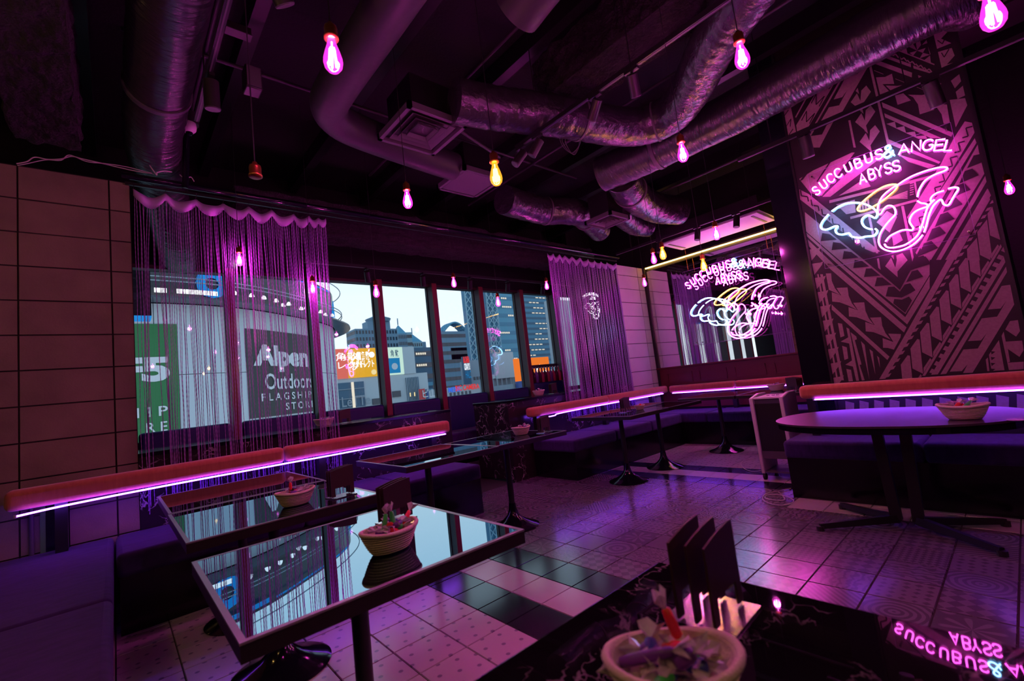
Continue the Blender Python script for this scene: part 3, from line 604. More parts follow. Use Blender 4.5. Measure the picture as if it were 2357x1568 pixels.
# rails, tracks, spots
def spot(root_loc, aim, label, scale=1.0, group='black track spotlights'):
    r = empty('track_spotlight'); tag(r, label, 'spotlight', group); p = Vector(root_loc); d = Vector(aim).normalized()
    box('adapter', 'black_metal', (p.x - .015, p.y - .05, p.z - .02, p.x + .015, p.y + .05, p.z), r); MB().cyl(p - Vector((0, 0, .02)), p - Vector((0, 0, .065)), .009).build('stem', 'black_metal', r, smooth=True)
    c = p - Vector((0, 0, .075)); a, b = c - d * .035 * scale, c + d * .105 * scale
    h = MB().tube([a, b], .036 * scale, 20).build('can', 'dark_plastic', r, smooth=True)
    MB().tube([b - d * .004, b + d * .003], [.037 * scale, .034 * scale], 20).build('lens_rim', 'grille_metal', h, smooth=True)
    return rebase(r, tuple(p))
def rail(name, a, b, label, hung=True, w=.016):
    r = empty(name); tag(r, label, 'track'); a = Vector(a); b = Vector(b)
    n = (b - a); side = Vector((-n.y, n.x, 0)).normalized() * w
    MB().prism([a - side, a + side, a + side + Vector((0, 0, .035)), a - side + Vector((0, 0, .035))], n).build('channel', 'black_metal', r)
    MB().prism([a - side * .25 - Vector((0, 0, .002)), a + side * .25 - Vector((0, 0, .002)), a + side * .25, a - side * .25], n).build('copper_strip', 'grille_metal', r)
    if hung:
        for t in (.12, .5, .88):
            q = a.lerp(b, t); MB().cyl(q + Vector((0, 0, .03)), Vector((q.x, q.y, ZC)), .004, 6).build('hanger', 'black_metal', r)
    return rebase(r, tuple(a))
rail('lighting_track', (1.16, -.08, 3.2), (1.16, -2.4, 3.2), 'lighting track crossing below the curved foil duct')
spot((1.16, -.93, 3.2), (.25, .7, -.65), 'black spotlight on the centre track, nearest the curved duct')
spot((1.16, -1.24, 3.2), (.55, .25, -.7), 'black spotlight higher up the centre track', group=None)
spot((1.16, -.33, 3.2), (-.3, .5, -.75), 'black spotlight at the lower end of the centre track')
spot((1.16, -.13, 3.2), (-.5, .3, -.7), 'black spotlight beside the amber bulb cord')
rail('lighting_track', (2.95, -1.18, 3.03), (2.95, -3.6, 3.03), 'lighting track in front of the tribal mural')
spot((2.95, -1.72, 3.03), (.25, .02, -1), 'black can spotlight in front of the left half of the mural', 1.25)
spot((2.95, -2.52, 3.03), (.35, -.1, -1), 'black can spotlight in front of the right edge of the mural', 1.25)
rail('lighting_track', (-1.0, -2.4, 3.3), (-1.0, .9, 3.3), 'lighting track beside the fat foil duct at upper left')
spot((-.99, .35, 3.3), (.05, .2, -1), 'black can spotlight hanging beside the security camera', 1.2)
spot((-.86, -.55, 3.42), (.5, .35, -.75), 'black can spotlight at the top edge beside the fat duct', 1.35)
rail('lighting_track', (.2, 2.62, 2.88), (4.9, 2.62, 2.88), 'long lighting track along the top of the windows')
for k, (x, lab) in enumerate(((.95, 'above the third window'), (1.75, 'above the fourth window'), (2.55, 'above the fifth window'), (3.3, 'above the sixth window'), (4.1, 'above the seventh window'))):
    spot((x, 2.62, 2.88), (.3, .5, -.8), 'small black spotlight %s' % lab)
rail('lighting_track', (4.75, 1.5, 3.12), (4.75, -.9, 3.12), 'lighting track in front of the pink-lit ceiling unit')
for y, lab in ((.72, 'left of the pink ceiling unit'), (.12, 'in front of the middle of the pink ceiling unit'), (-.42, 'at the right of the pink ceiling unit')): spot((4.75, y, 3.12), (-.2, .1, -1), 'black can spotlight %s' % lab, 1.1)
# conduits
for k, (a, b, lab) in enumerate((((.62, .1, 3.36), (1.32, .32, 3.36), 'thin conduit beside the square vent at top centre'), ((-.95, -2.3, 3.75), (-.95, 2.0, 3.75), 'thin conduit along the ceiling above the fat duct'), ((-1.4, .75, 3.72), (3.0, .75, 3.72), 'thin conduit crossing the ceiling above the lagged pipe'), ((2.2, -2.6, 3.7), (2.2, 2.0, 3.7), 'thin conduit above the long straight duct'), ((.8, -2.6, 3.8), (.8, 2.0, 3.8), 'thin conduit above the top centre vent'), ((4.0, -2.0, 3.5), (4.0, 1.6, 3.5), 'thin conduit above the far small vent'))):
    tag(MB().cyl(a, b, .014, 10).build('conduit', 'pipe_lagging', smooth=True), lab, 'conduit')
tag(MB().cyl((-1.4, 1.70, 3.165), (5.08, 1.70, 3.165), .026, 14).build('curtain_pole', 'black_gloss', smooth=True), 'long black curtain pole across the room above both bead curtains', 'curtain pole')
tag(box('curtain_track', 'black_metal', (-1.38, 1.71, 3.10, 5.05, 1.73, 3.122)), 'thin curtain track under the long black pole', 'track')
# camera, post, cables on the left
r = empty('security_camera'); tag(r, 'white dome security camera on a black post at upper left', 'camera'); c0 = at(435, 292, y=1.45)
MB().lathe([(0, -.055), (.03, -.05), (.048, -.028), (.052, 0), (.048, .03), (.03, .05), (0, .055)], tuple(c0), 24).build('shell', 'white_plastic', r, smooth=True)
MB().lathe([(0, -.075), (.018, -.07), (.026, -.05), (.026, -.03)], tuple(c0), 20).build('lens', 'black_gloss', r, smooth=True); MB().cyl(c0 + Vector((0, .02, .03)), c0 + Vector((0, .02, .12)), .07, 20).build('mount', 'dark_plastic', r, smooth=True)
rebase(r, tuple(c0))
tag(MB().cyl((-1.0, 1.66, 3.12), (-.97, 1.62, 3.75), .024, 14).build('ceiling_post', 'black_gloss', smooth=True), 'short black post below the security camera', 'post')
def cable(pts, rad, label, mat='cable_white', name='cable'): return tag(MB().tube(spline(pts, 8), rad, 6).build(name, mat, smooth=True), label, 'cable')
cable([at(x, y, y=1.70) for x, y in ((38, 377), (62, 372), (80, 362), (110, 367), (140, 366), (165, 360), (190, 366), (230, 375), (285, 388), (330, 397), (372, 402))], .004, 'pale cable running along the top of the left block wall')
cable([at(x, y, y=1.68) for x, y in ((40, 381), (66, 376), (105, 368), (140, 369), (160, 357), (200, 372), (245, 377), (290, 384), (350, 399))], .003, 'second thin cable along the top of the left block wall')
cable([at(x, y, y=1.6) for x, y in ((288, 262), (290, 280), (300, 305), (325, 350), (358, 400), (362, 397), (378, 394), (396, 396))], .004, 'white cable hanging in a bend below the fat duct')
cable([at(x, y, y=1.66) for x, y in ((414, 402), (425, 412), (432, 410), (440, 408), (447, 418))], .0035, 'small white cable loop at the foot of the black post')
cable([q for k in range(3) for q in (at(1288 + k * 7, 318 + k, z=3.2), at(1296 + k * 6, 338 + 2 * k, z=3.16), at(1315 + k * 3, 352 + 2 * k, z=3.14), at(1331, 338 + 2 * k, z=3.18), at(1334, 318, z=3.2))], .003, 'coiled cable hanging under the curved foil duct', 'pipe_lagging')
# small blue-lit projector box at upper left
r = empty('wall_speaker'); tag(r, 'small black speaker with a pale face at upper left', 'speaker'); c0 = at(582, 212, z=3.35)
box('body', 'dark_plastic', (c0.x - .05, c0.y - .05, c0.z, c0.x + .05, c0.y + .06, c0.z + .16), r, bevel=.008); box('face', 'grille_metal', (c0.x - .042, c0.y - .056, c0.z + .01, c0.x + .042, c0.y - .05, c0.z + .15), r); rebase(r, tuple(c0))
r = empty('ceiling_junction_box'); tag(r, 'small rectangular metal junction frame near the top left spotlight', 'box'); c0 = at(549, 78, z=3.7)
box('box', 'dark_plastic', (c0.x - .07, c0.y - .03, c0.z, c0.x + .07, c0.y + .03, c0.z + .05), r); box('lid', 'grille_metal', (c0.x - .075, c0.y - .035, c0.z - .006, c0.x + .075, c0.y + .035, c0.z), r); rebase(r, tuple(c0))
# ================================================================ benches
def bench(b, label, splits, axis, backside=None):
    x0, y0, x1, y1 = b; r = empty('bench_seat'); tag(r, label, 'bench')
    box('base', 'seat_base', (x0 + .015, y0 + .015, .0, x1 - .015, y1 - .015, .33), r)
    e = [x0 if axis == 'x' else y0] + splits + [x1 if axis == 'x' else y1]
    for a, c in zip(e, e[1:]):
        if axis == 'x': box('cushion', 'velvet', (a + .002, y0, .325, c - .002, y1, .47), r, bevel=.03, seg=4)
        else: box('cushion', 'velvet', (x0, a + .002, .325, x1, c - .002, .47), r, bevel=.03, seg=4)
    return rebase(r, ((x0 + x1) / 2, (y0 + y1) / 2, 0))
bench((-1.49, 1.02, 1.235, YB - .02), 'purple velvet bench in front of the long marble counter', [-.42, .42], 'x')
bench((-2.3, -3.6, -1.5, YB - .02), 'purple velvet bench running towards the camera at lower left', [-2.0, -.9, .13], 'y')
bench((2.60, 1.0, 5.15, YB - .02), 'purple velvet bench in front of the right marble counter and pale blocks', [3.45, 4.3], 'x')
bench((5.16, -1.2, XF - .05, YB - .02), 'purple velvet bench below the wall mirror', [-.25, .62], 'y')
bench((2.78, -4.4, XM - .016, -1.20), 'purple velvet bench under the tribal mural', [-3.2, -2.1], 'y')
def bolster(segs, axis, face, back, z0, z1, label, led, brackets):
    r = empty('backrest_bolster'); tag(r, label, 'backrest')
    for a, c in zip(segs, segs[1:]):
        if axis == 'x': box('cushion', 'bolster', (a + .002, face, z0, c - .002, back, z1), r, bevel=.035, seg=4)
        else: box('cushion', 'bolster', (face, a + .002, z0, back, c - .002, z1), r, bevel=.035, seg=4)
    for q in brackets:
        if axis == 'x': box('bracket', 'black_metal', (q - .03, face + .05, .472, q + .03, back - .02, z0 + .01), r)
        else: box('bracket', 'black_metal', (face + .05, q - .03, .472, back - .02, q + .03, z0 + .01), r)
    p0 = (segs[0], face, .47) if axis == 'x' else (face, segs[0], .47)
    rebase(r, p0)
    l = empty('led_strip'); tag(l, led[0], 'light strip'); pts = spline(led[1], 8)
    MB().tube(pts, .0058, 8).build('tube', 'led_violet', l, smooth=True)
    for q in (pts[0], pts[-1]): MB().lathe([(.008, -.008), (.008, .008)], tuple(q), 8).build('end_cap', 'cable_white', l)
    rebase(l, tuple(pts[0])); return r
bolster([-2.0, -.41, 1.24], 'x', 1.50, 1.64, .782, .908, 'coral corduroy bolster along the long marble counter',
        ('violet light strip under the long coral bolster at left', [(-1.945, 1.485, .755), (-1.7, 1.497, .766), (-1.2, 1.503, .772), (-.4, 1.503, .772), (-.2, 1.49, .772), (0, 1.503, .770), (.6, 1.503, .772), (1.17, 1.503, .772)]), (-1.75, -.1, 1.05))
bolster([2.46, 4.05, 5.73], 'x', 1.50, 1.64, .775, .895, 'coral bolster along the right marble counter',
        ('violet light strip under the coral bolster of the right counter', [(2.6, 1.503, .755), (2.72, 1.49, .75), (2.85, 1.49, .752), (2.95, 1.503, .766), (3.6, 1.503, .772), (4.6, 1.503, .772), (5.55, 1.503, .772)]), (2.6, 4.0, 5.3))
bolster([-1.28, .35, 1.46], 'y', 5.66, 5.80, .765, .885, 'coral bolster below the wall mirror',
        ('violet light strip under the coral bolster of the mirror wall', [(5.664, 1.40, .762), (5.664, .6, .762), (5.664, -1.2, .762)]), (.4,))
bolster([-4.3, -2.75, -1.31], 'y', 3.03, 3.17, .79, .905, 'coral bolster across the tribal mural',
        ('violet light strip under the coral bolster of the mural', [(3.034, -1.42, .785), (3.034, -2.0, .785), (3.034, -3.0, .785), (3.034, -4.2, .785)]), (-1.38, -3.4))

# ================================================================ tables
H = .76
def pedestal(r, x, y, h=H):
    MB().cyl((x, y, .03), (x, y, h - .05), .026, 18).build('post', 'black_metal', r, smooth=True)
    MB().lathe([(.215, 0), (.217, .006), (.20, .015), (.15, .032), (.09, .062), (.052, .10), (.036, .14), (.028, .20)], (x, y, 0), 48).build('foot', 'black_gloss', r, smooth=True)
    box('top_bracket', 'black_metal', (x - .14, y - .03, h - .055, x + .14, y + .03, h - .034), r)
def glass_table(x0, y0, x1, y1, label, ped=True):
    cx, cy_ = (x0 + x1) / 2, (y0 + y1) / 2; w, d = (x1 - x0) / 2, (y1 - y0) / 2
    r = empty('glass_table', (cx, cy_, 0)); tag(r, label, 'table', 'black glass pedestal tables')
    box('glass_top', 'black_glass_top', (-w + .012, -d + .012, H - .006, w - .012, d - .012, H - .0005), r)
    m = MB(); t = .014
    m.box(-w, -d, H - .005, w, -d + t, H); m.box(-w, d - t, H - .005, w, d, H); m.box(-w, -d + t, H - .005, -w + t, d - t, H); m.box(w - t, -d + t, H - .005, w, d - t, H); m.build('metal_rim', 'table_edge', r)
    box('top_board', 'table_wood', (-w + .001, -d + .001, H - .040, w - .001, d - .001, H - .007), r)
    if ped: pedestal(r, 0, 0)
    return r
glass_table(-1.305, -1.61, -.545, -.86, 'nearest black glass table with the sky mirrored in its top')
glass_table(-1.29, -.56, -.525, .215, 'second black glass table back from the camera, with a basket on it')
glass_table(-1.285, .235, -.52, 1.04, 'black glass table at the back left against the long bench')
glass_table(-.085, .02, .688, .83, 'left half of the joined pair of glass tables in the middle')
glass_table(.694, .05, 1.48, .80, 'right half of the joined pair of glass tables in the middle')
glass_table(2.43, .04, 3.185, .84, 'left one of the joined glass tables at the right counter bench')
glass_table(3.195, .04, 3.95, .84, 'right one of the joined glass tables at the right counter bench')
glass_table(4.32, -.20, 5.08, .56, 'far glass table in front of the mirror wall bench')
glass_table(4.32, -.98, 5.08, -.22, 'far glass table partly hidden behind the white heater')
r = empty('marble_table', (-.93, -2.455, 0)); tag(r, 'polished black marble table in the foreground', 'table')
box('marble_top', 'marble_top', (-.387, -.385, H - .03, .387, .385, H), r, bevel=.006); pedestal(r, 0, 0)
# oval table
r = empty('oval_table'); tag(r, 'oval dark marble table in front of the mural bench', 'table'); HO = .72; ox, oy = 2.34, -2.02
def oval(s, z): return [(ox + .49 * s * math.copysign(abs(math.cos(a)) ** .86, math.cos(a)), oy + .645 * s * math.copysign(abs(math.sin(a)) ** .86, math.sin(a)), z) for a in [2 * PI * k / 64 for k in range(64)]]
MB().prism(oval(1, HO - .012), (0, 0, .012)).build('marble_top', 'marble_oval', r); MB().prism(oval(.985, HO - .05), (0, 0, .038)).build('edge_band', 'black_gloss', r)
for sy in (-1, 1):
    yy = oy + sy * .055
    MB().prism([(ox - .02, yy - .03, .05), (ox + .02, yy - .03, .05), (ox + .02, yy + .03, .05), (ox - .02, yy + .03, .05)], (0, sy * .02, .62)).build('column', 'black_metal', r)
    for sx in (-1, 1):
        a = Vector((ox, yy, .055)); b = Vector((ox + sx * .275, oy + sy * .42, .028))
        f = MB().tube([a, a.lerp(b, .5), b], [.034, .028, .022], 4).build('foot', 'black_metal', r)
        MB().lathe([(.024, 0), (.024, .03)], (b.x, b.y, 0), 10).build('glide', 'dark_plastic', f)
box('top_plate', 'black_metal', (ox - .2, oy - .3, HO - .062, ox + .2, oy + .3, HO - .05), r); rebase(r, (ox, oy, 0))

# ================================================================ baskets, sweets, menu stands
def basket(x, y, z, label, sc=1.0, rz=0.0):
    r = empty('rope_basket', (x, y, z), rz); tag(r, label, 'basket', 'rope snack baskets'); r.scale = (sc, sc, sc)
    pr = [(0.0, 0.0)]; n = 8
    for i in range(n + 1):
        rr = .056 + .029 * (i / n) ** .8; zz = .006 + i * .0068
        pr += [(rr - .001, zz - .0042), (rr + .0042, zz), (rr - .001, zz + .0042)]
    pr += [(pr[-1][0] - .006, pr[-1][1] + .001)] + [(.079 - .03 * (1 - i / 4), .062 - .012 * (4 - i)) for i in (4, 3, 2, 1)] + [(0, .012)]
    MB().lathe(pr, (0, 0, 0), 40, 1.0, .74).build('coil_body', 'rope', r, smooth=True)
    rim = [(.086 * math.cos(a), .086 * .74 * math.sin(a), .063 + .004 * math.cos(2 * a)) for a in [2 * PI * k / 40 for k in range(40)]]
    MB().tube(rim, .0062, 8, closed=True).build('rim', 'rope', r, smooth=True); return r
sw = {}
def sweet(x, y, z, col, label, group, ang, tilt, sc=1.0, stick=False):
    key = (col, stick)
    o = empty('wrapped_sweet', (x, y, z)); tag(o, label, 'sweet', group); o.rotation_euler = (tilt, 0, ang); o.scale = (sc, sc, sc)
    if key not in sw:
        l = .042 if stick else .015; rr = .0075 if stick else .0095
        body = MB().lathe([(0, -l), (rr * .8, -l * .9), (rr, -l * .5), (rr, l * .5), (rr * .8, l * .9), (0, l)], (0, 0, 0), 10).mesh('sweet_body', 'sweet_' + col, True)
        m = MB(); vs = [(0, 0, l * .85)]; k = 9
        for i in range(k): a = 2 * PI * i / k; q = .015 + .007 * (i % 2); vs.append((q * math.cos(a), q * math.sin(a) * .5, l + .013 + .006 * (i % 3)))
        m.add(vs, [(0, i, i + 1) for i in range(1, k)] + [(0, k, 1)])
        sw[key] = (body, m.mesh('wrapper_twist', 'cellophane'))
    for nm, me, fl_ in (('filling', sw[key][0], 0), ('wrapper_twist', sw[key][1], 0), ('wrapper_twist', sw[key][1], PI)):
        c = bpy.data.objects.new(nm, me); COL.objects.link(c); c.parent = o; c.rotation_euler = (fl_, 0, 0)
    return o
def fill(x, y, z, where, cols, sc=1.0, n=12, sticks=()):
    for k in range(n):
        a = random.uniform(0, 2 * PI); q = random.uniform(0, .050) * sc; col = cols[k % len(cols)]
        sweet(x + q * math.cos(a), y + q * .7 * math.sin(a), z + (.036 + .034 * (k / n) + random.uniform(0, .008)) * sc, col, '%s wrapped sweet in the %s' % (col, where), 'sweets in the ' + where, random.uniform(0, 6), PI / 2 + random.uniform(-.7, .7), sc)
    for (dx, dy, col, tl, an) in sticks:
        sweet(x + dx, y + dy, z + .068 * sc, col, '%s stick sweet standing up in the %s' % (col, where), 'stick sweets in the ' + where, an, tl, sc * 1.0, True)
def menu_stand(x, y, z, label, rz=0.0, n=3, sc=1.0, gap=.022):
    r = empty('menu_stand', (x, y, z), rz); tag(r, label, 'menu stand', 'menu holders'); r.scale = (sc, sc, sc)
    box('foot_plate', 'chrome', (-.06, -gap * n / 2 - .012, 0, .06, gap * n / 2 + .012, .004), r)
    for k in range(n):
        y0 = (k - (n - 1) / 2) * gap
        up = [(-.058, .008), (-.058, .125)] + [(-.058 + .116 * i / 8, .125 + .018 * math.sin(PI / 2 * (i + 1) / 9)) for i in range(9)] + [(.058, .008), (.038, .008), (.038, .046), (-.038, .046), (-.038, .008)]
        MB().prism([(a, y0, b) for a, b in up], (0, .004, 0)).build('menu_card', 'wood_dark', r)
    return r
def spot_on(n, px, py, h=H): p_ = at(px, py, z=h); return p_.x, p_.y
x, y = -.875, -1.385; basket(x, y, H, 'oval rope basket with green sticks on the nearest glass table', 1.0, .1); fill(x, y, H, 'basket on the nearest glass table', ('purple', 'green', 'red', 'blue'), 1.0, 13, ((-.012, .006, 'green', .25, .4), (.016, .002, 'green', -.12, 1.0), (.046, -.005, 'red', .9, 2.0)))
menu_stand(-.715, -1.10, H, 'dark menu holder behind the basket on the nearest glass table', .15)
x, y = -.845, -.335; basket(x, y, H, 'oval rope basket on the second glass table back', 1.0, .1); fill(x, y, H, 'basket on the second glass table', ('purple', 'red', 'blue'), 1.0, 13, ((-.02, 0, 'red', .1, 0),))
menu_stand(-.655, -.40, H, 'dark menu holder on the second glass table back', .12)
x, y = 1.23, .36; basket(x, y, H, 'oval rope basket on the joined middle tables', 1.05); fill(x, y, H, 'basket on the joined middle tables', ('purple', 'red'), 1.0, 9)
menu_stand(1.35, .19, H, 'pale smoky menu holder on the joined middle tables', .1)
x, y = 3.05, .33; basket(x, y, H, 'small rope basket on the right counter tables', .8); fill(x, y, H, 'basket on the right counter tables', ('red', 'purple'), .8, 5)
menu_stand(2.82, .36, H, 'smoky menu holder on the right counter tables', .1, 3, 1.15)
x, y = 4.75, -.55; basket(x, y, H, 'rope basket beyond the white heater on the far table', 1.25, 1.3); fill(x, y, H, 'basket on the far table', ('red', 'purple'), 1.2, 7)
menu_stand(4.62, -.80, H, 'row of black menu holders beyond the white heater', 1.3, 4, 1.1, .035)
x, y = 2.13, -2.40; basket(x, y, HO, 'wide rope basket on the oval marble table', 1.25, 1.5); fill(x, y, HO, 'basket on the oval table', ('purple', 'green', 'red'), 1.2, 10, ((-.01, -.02, 'green', 1.25, 1.2),))
x, y = -.935, -2.335; basket(x, y, H, 'large rope basket close to the camera on the black marble table', 1.0, -.75); fill(x, y, H, 'basket close to the camera', ('purple', 'red', 'green', 'blue'), 1.0, 13, ((.035, .01, 'red', -.3, .6), (-.03, .02, 'purple', 1.2, .3)))
menu_stand(-.695, -2.268, H, 'near black menu holder with three cards on the black marble table', .05, 3, 1.05, .03)
x, y = .08, 1.98; basket(x, y, 1.015, 'rope basket on the long marble counter', 1.1); fill(x, y, 1.015, 'basket on the long marble counter', ('purple', 'green'), 1.1, 8)
menu_stand(.30, 2.02, 1.015, 'clear menu holder on the long marble counter', .1)
x, y = 3.10, 2.0; basket(x, y, 1.015, 'rope basket on the right marble counter', 1.1); fill(x, y, 1.015, 'basket on the right marble counter', ('red', 'purple'), 1.1, 8)
menu_stand(3.40, 2.0, 1.015, 'clear menu holder on the right marble counter', .1, 3, 1.1)
tag(box('serving_tray', 'black_glass_top', (.75, 2.05, 1.015, 1.30, 2.4, 1.022)), 'flat dark tray on the long marble counter', 'tray')
tag(box('serving_tray', 'black_glass_top', (2.5, 2.05, 1.015, 3.0, 2.4, 1.022)), 'flat dark tray on the right marble counter', 'tray')
for k, (dx, dy, lab) in enumerate(((0, 0, 'left'), (.03, -.09, 'middle'), (.02, -.17, 'right'))):
    c = empty('coaster', (2.06 + dx, -2.60 + dy, HO)); tag(c, '%s one of three small flat coasters on the oval table' % lab, 'coaster', 'coasters on the oval table'); MB().lathe([(.038, 0), (.04, .002), (.038, .004), (0, .004)], (0, 0, 0), 24).build('disc', 'cellophane', c)

# ================================================================ white heater and its cord
r = empty('room_heater'); tag(r, 'white and grey portable heater beside the mural bench', 'heater'); hx, hy = 3.30, -.785
for s, (a, b) in ((0, (hy, hy - .035)), (1, (hy - .275, hy - .31))):
    MB().prism([(hx, a, .06), (hx + .36, a, .06), (hx + .36, a, .83), (hx + .18, a, .835), (hx - .02, a, .80)], (0, b - a, 0)).build('side_panel', 'white_plastic', r, bevel=.008)
box('grille', 'black_metal', (hx + .012, hy - .275, .28, hx + .03, hy - .035, .74), r); box('body', 'grey_plastic', (hx + .03, hy - .275, .25, hx + .34, hy - .035, .79), r)
box('top_deck', 'panel_white', (hx + .0, hy - .275, .79, hx + .35, hy - .035, .805), r); box('front_rail', 'grey_plastic', (hx + .008, hy - .275, .21, hx + .05, hy - .035, .28), r); box('bottom_shelf', 'grey_plastic', (hx + .02, hy - .275, .07, hx + .34, hy - .035, .085), r)
for dy in (.12, .17, .21): MB().lathe([(.014, 0), (.014, .008), (0, .009)], (hx + .16, hy - dy, .805), 14).build('dial', 'chrome', r)
for dx in (.03, .31):
    for dy in (.02, .29): MB().tube([(hx + dx, hy - dy - .012, .03), (hx + dx, hy - dy + .012, .03)], .03, 16).build('castor', 'black_metal', r, smooth=True)
rebase(r, (hx + .17, hy - .155, 0))
cable([at(x, y, z=.008) for x, y in ((1820, 1124), (1790, 1131), (1762, 1138), (1756, 1150), (1775, 1160), (1800, 1163), (1822, 1158), (1825, 1150), (1800, 1140), (1768, 1139), (1762, 1147), (1790, 1152), (1806, 1150), (1800, 1140), (1792, 1133))], .004, 'white cord coiled on the tiles beside the mural bench')
cable([at(x, y, z=.008) for x, y in ((1740, 1058), (1718, 1059), (1706, 1066), (1712, 1078), (1730, 1085), (1752, 1084))], .004, 'white cord looping on the floor behind the heater')

# ================================================================ bottles on the sofa ledge
prof = [(.0, 0), (.036, 0), (.040, .006), (.040, .13), (.034, .165), (.016, .205), (.0135, .215), (.0135, .255)]
bm_ = {}
for k in range(11):
    col = ('dark', 'violet', 'dark', 'pink', 'dark', 'pink', 'violet', 'pink', 'dark', 'pink', 'dark')[k]
    x = 4.22 + k * .075; yy = 3.285
    r = empty('bottle', (x, yy - .05, 1.20)); tag(r, '%s glass bottle, %s from the left in the row behind the short bead curtain' % (col, (ordn + ['tenth', 'eleventh'])[k]), 'bottle', 'row of bottles')
    if col not in bm_: bm_[col] = (MB().lathe(prof, (0, 0, 0), 18).mesh('glass_body', 'bottle_' + col, True), MB().lathe([(.015, .25), (.016, .27), (.014, .278), (0, .279)], (0, 0, 0), 14).mesh('cap', 'cap_silver', True))
    for nm, me in zip(('glass_body', 'cap'), bm_[col]): c = bpy.data.objects.new(nm, me); COL.objects.link(c); c.parent = r
# ================================================================ pendant bulbs
POWER = 22.0
bulb_mesh = {}
def bulb_meshes(kind):
    if kind not in bulb_mesh:
        soc = MB().lathe([(0, .0875), (.008, .0875), (.010, .078), (.019, .074), (.021, .066), (.0205, .042), (.0235, .038), (.0235, .030), (.017, .026), (0, .026)], n=22).mesh('socket', 'brass', True)
        env = MB().lathe([(.0125, .030), (.0135, .018), (.017, .004), (.024, -.018), (.0295, -.040), (.0305, -.054), (.027, -.070), (.017, -.083), (.006, -.0872), (0, -.0875)], n=26).mesh('glass_envelope', 'bulb_' + kind, True)
        fil = MB()
        for k in range(5):
            a = 2 * PI * k / 5; fil.tube([(.007 * math.cos(a), .007 * math.sin(a), -.004), (.0125 * math.cos(a + .3), .0125 * math.sin(a + .3), -.064)], .0042, 6)
        fil.tube([(0, 0, .02), (0, 0, -.03)], .003, 6); f = fil.mesh('filament', 'core_' + kind, True)
        bulb_mesh[kind] = (soc, env, f)
    return bulb_mesh[kind]
def pendant(pos, kind, label, pw=1.0, top=ZC, lit=True, colour=None):
    r = empty('pendant_bulb', pos); tag(r, label, 'pendant lamp', 'hanging filament bulbs'); s, e_, f = bulb_meshes(kind)
    for nm, me in (('socket', s), ('glass_envelope', e_), ('filament', f)) if lit else (('socket', s),):
        o = bpy.data.objects.new(nm, me); COL.objects.link(o); o.parent = r
    MB().cyl((0, 0, .086), (0, 0, top - pos[2]), .0022, 6).build('cord', 'black_metal', r)
    if lit:
        l = bpy.data.lights.new('bulb_light', 'POINT'); l.energy = POWER * pw * (1 if kind == 'pink' else .7); l.color = (1, .115, .68) if kind == 'pink' else (1, .45, .08)
        l.color = colour or l.color; l.shadow_soft_size = .022
        lo = bpy.data.objects.new('bulb_light', l); COL.objects.link(lo); lo.parent = r; lo.location = (0, 0, -.035)
    return r
for pos, kind, lab in (((-.92, -1.36, 2.36), 'pink', 'large magenta filament bulb at top left, nearest the camera'), ((.61, -2.07, 2.54), 'pink', 'magenta filament bulb at top right in front of the long duct'),
                       ((-.07, -1.14, 2.25), 'amber', 'amber filament bulb at the centre of the ceiling'), ((1.08, -1.53, 2.48), 'pink', 'magenta filament bulb right of the amber one, below the curved duct'),
                       ((-.07, -.29, 2.46), 'pink', 'magenta filament bulb left of the amber one'), ((-.645, 1.62, 2.57), 'pink', 'magenta bulb hanging behind the long bead curtain, upper left one'),
                       ((-.06, 1.60, 2.35), 'pink', 'magenta bulb at the right edge of the long bead curtain'), ((.43, 1.31, 2.27), 'pink', 'magenta bulb in front of the window mullion right of the long curtain'),
                       ((1.48, 1.51, 2.48), 'pink', 'magenta bulb high above the domed building'), ((2.06, 1.45, 2.26), 'pink', 'magenta bulb in front of the lattice tower'),
                       ((3.06, 1.55, 2.55), 'pink', 'magenta bulb at the left edge of the short bead curtain'), ((2.84, -.24, 2.39), 'pink', 'magenta bulb left of the amber one near the mirror wall'),
                       ((2.40, -.59, 2.29), 'amber', 'amber bulb near the left end of the gold light strip'), ((2.5, -1.06, 2.34), 'pink', 'magenta bulb in front of the pink ceiling unit'),
                       ((2.78, -.78, 2.16), 'amber', 'amber bulb hanging over the letters of the far neon sign'), ((.58, -2.78, 2.20), 'pink', 'magenta bulb cut by the top right corner')):
    pendant(pos, kind, lab, .75 if pos[1] > 1.2 else 1.0, top=3.36 if abs(pos[0] - 2.8) < .1 and pos[1] < .2 else ZC)
pendant((-1.06, -.89, 2.06), 'pink', 'empty brass lamp socket without a bulb in front of the long curtain', lit=False, top=3.32)
p_ = at(2296, 431, x=4.0); pendant((p_.x, p_.y - .06, p_.z), 'pink', 'magenta lamp half hidden behind the right edge of the mural', .8)
# lamps of the room behind the camera
for k, (x, y, z) in enumerate(((-2.5, -1.9, 2.5), (-2.7, -.2, 2.75))): pendant((x, y, z), 'amber', ('amber bulb behind the camera on the left', 'amber bulb above the bench at the far left')[k], 1.3, colour=(1, .66, .40))
for k, (x, y) in enumerate(((-2.2, -3.6), (.2, -4.0))): pendant((x, y, 2.4), 'amber', ('warm bulb at the back left of the room', 'warm bulb at the back centre of the room')[k], 1.3, colour=(1, .70, .50))
for k, (x, y) in enumerate(((1.9, -3.7), (3.9, .55))): pendant((x, y, 2.4), 'pink', ('magenta bulb at the back right of the room', 'magenta bulb over the right counter tables')[k], 1.0)

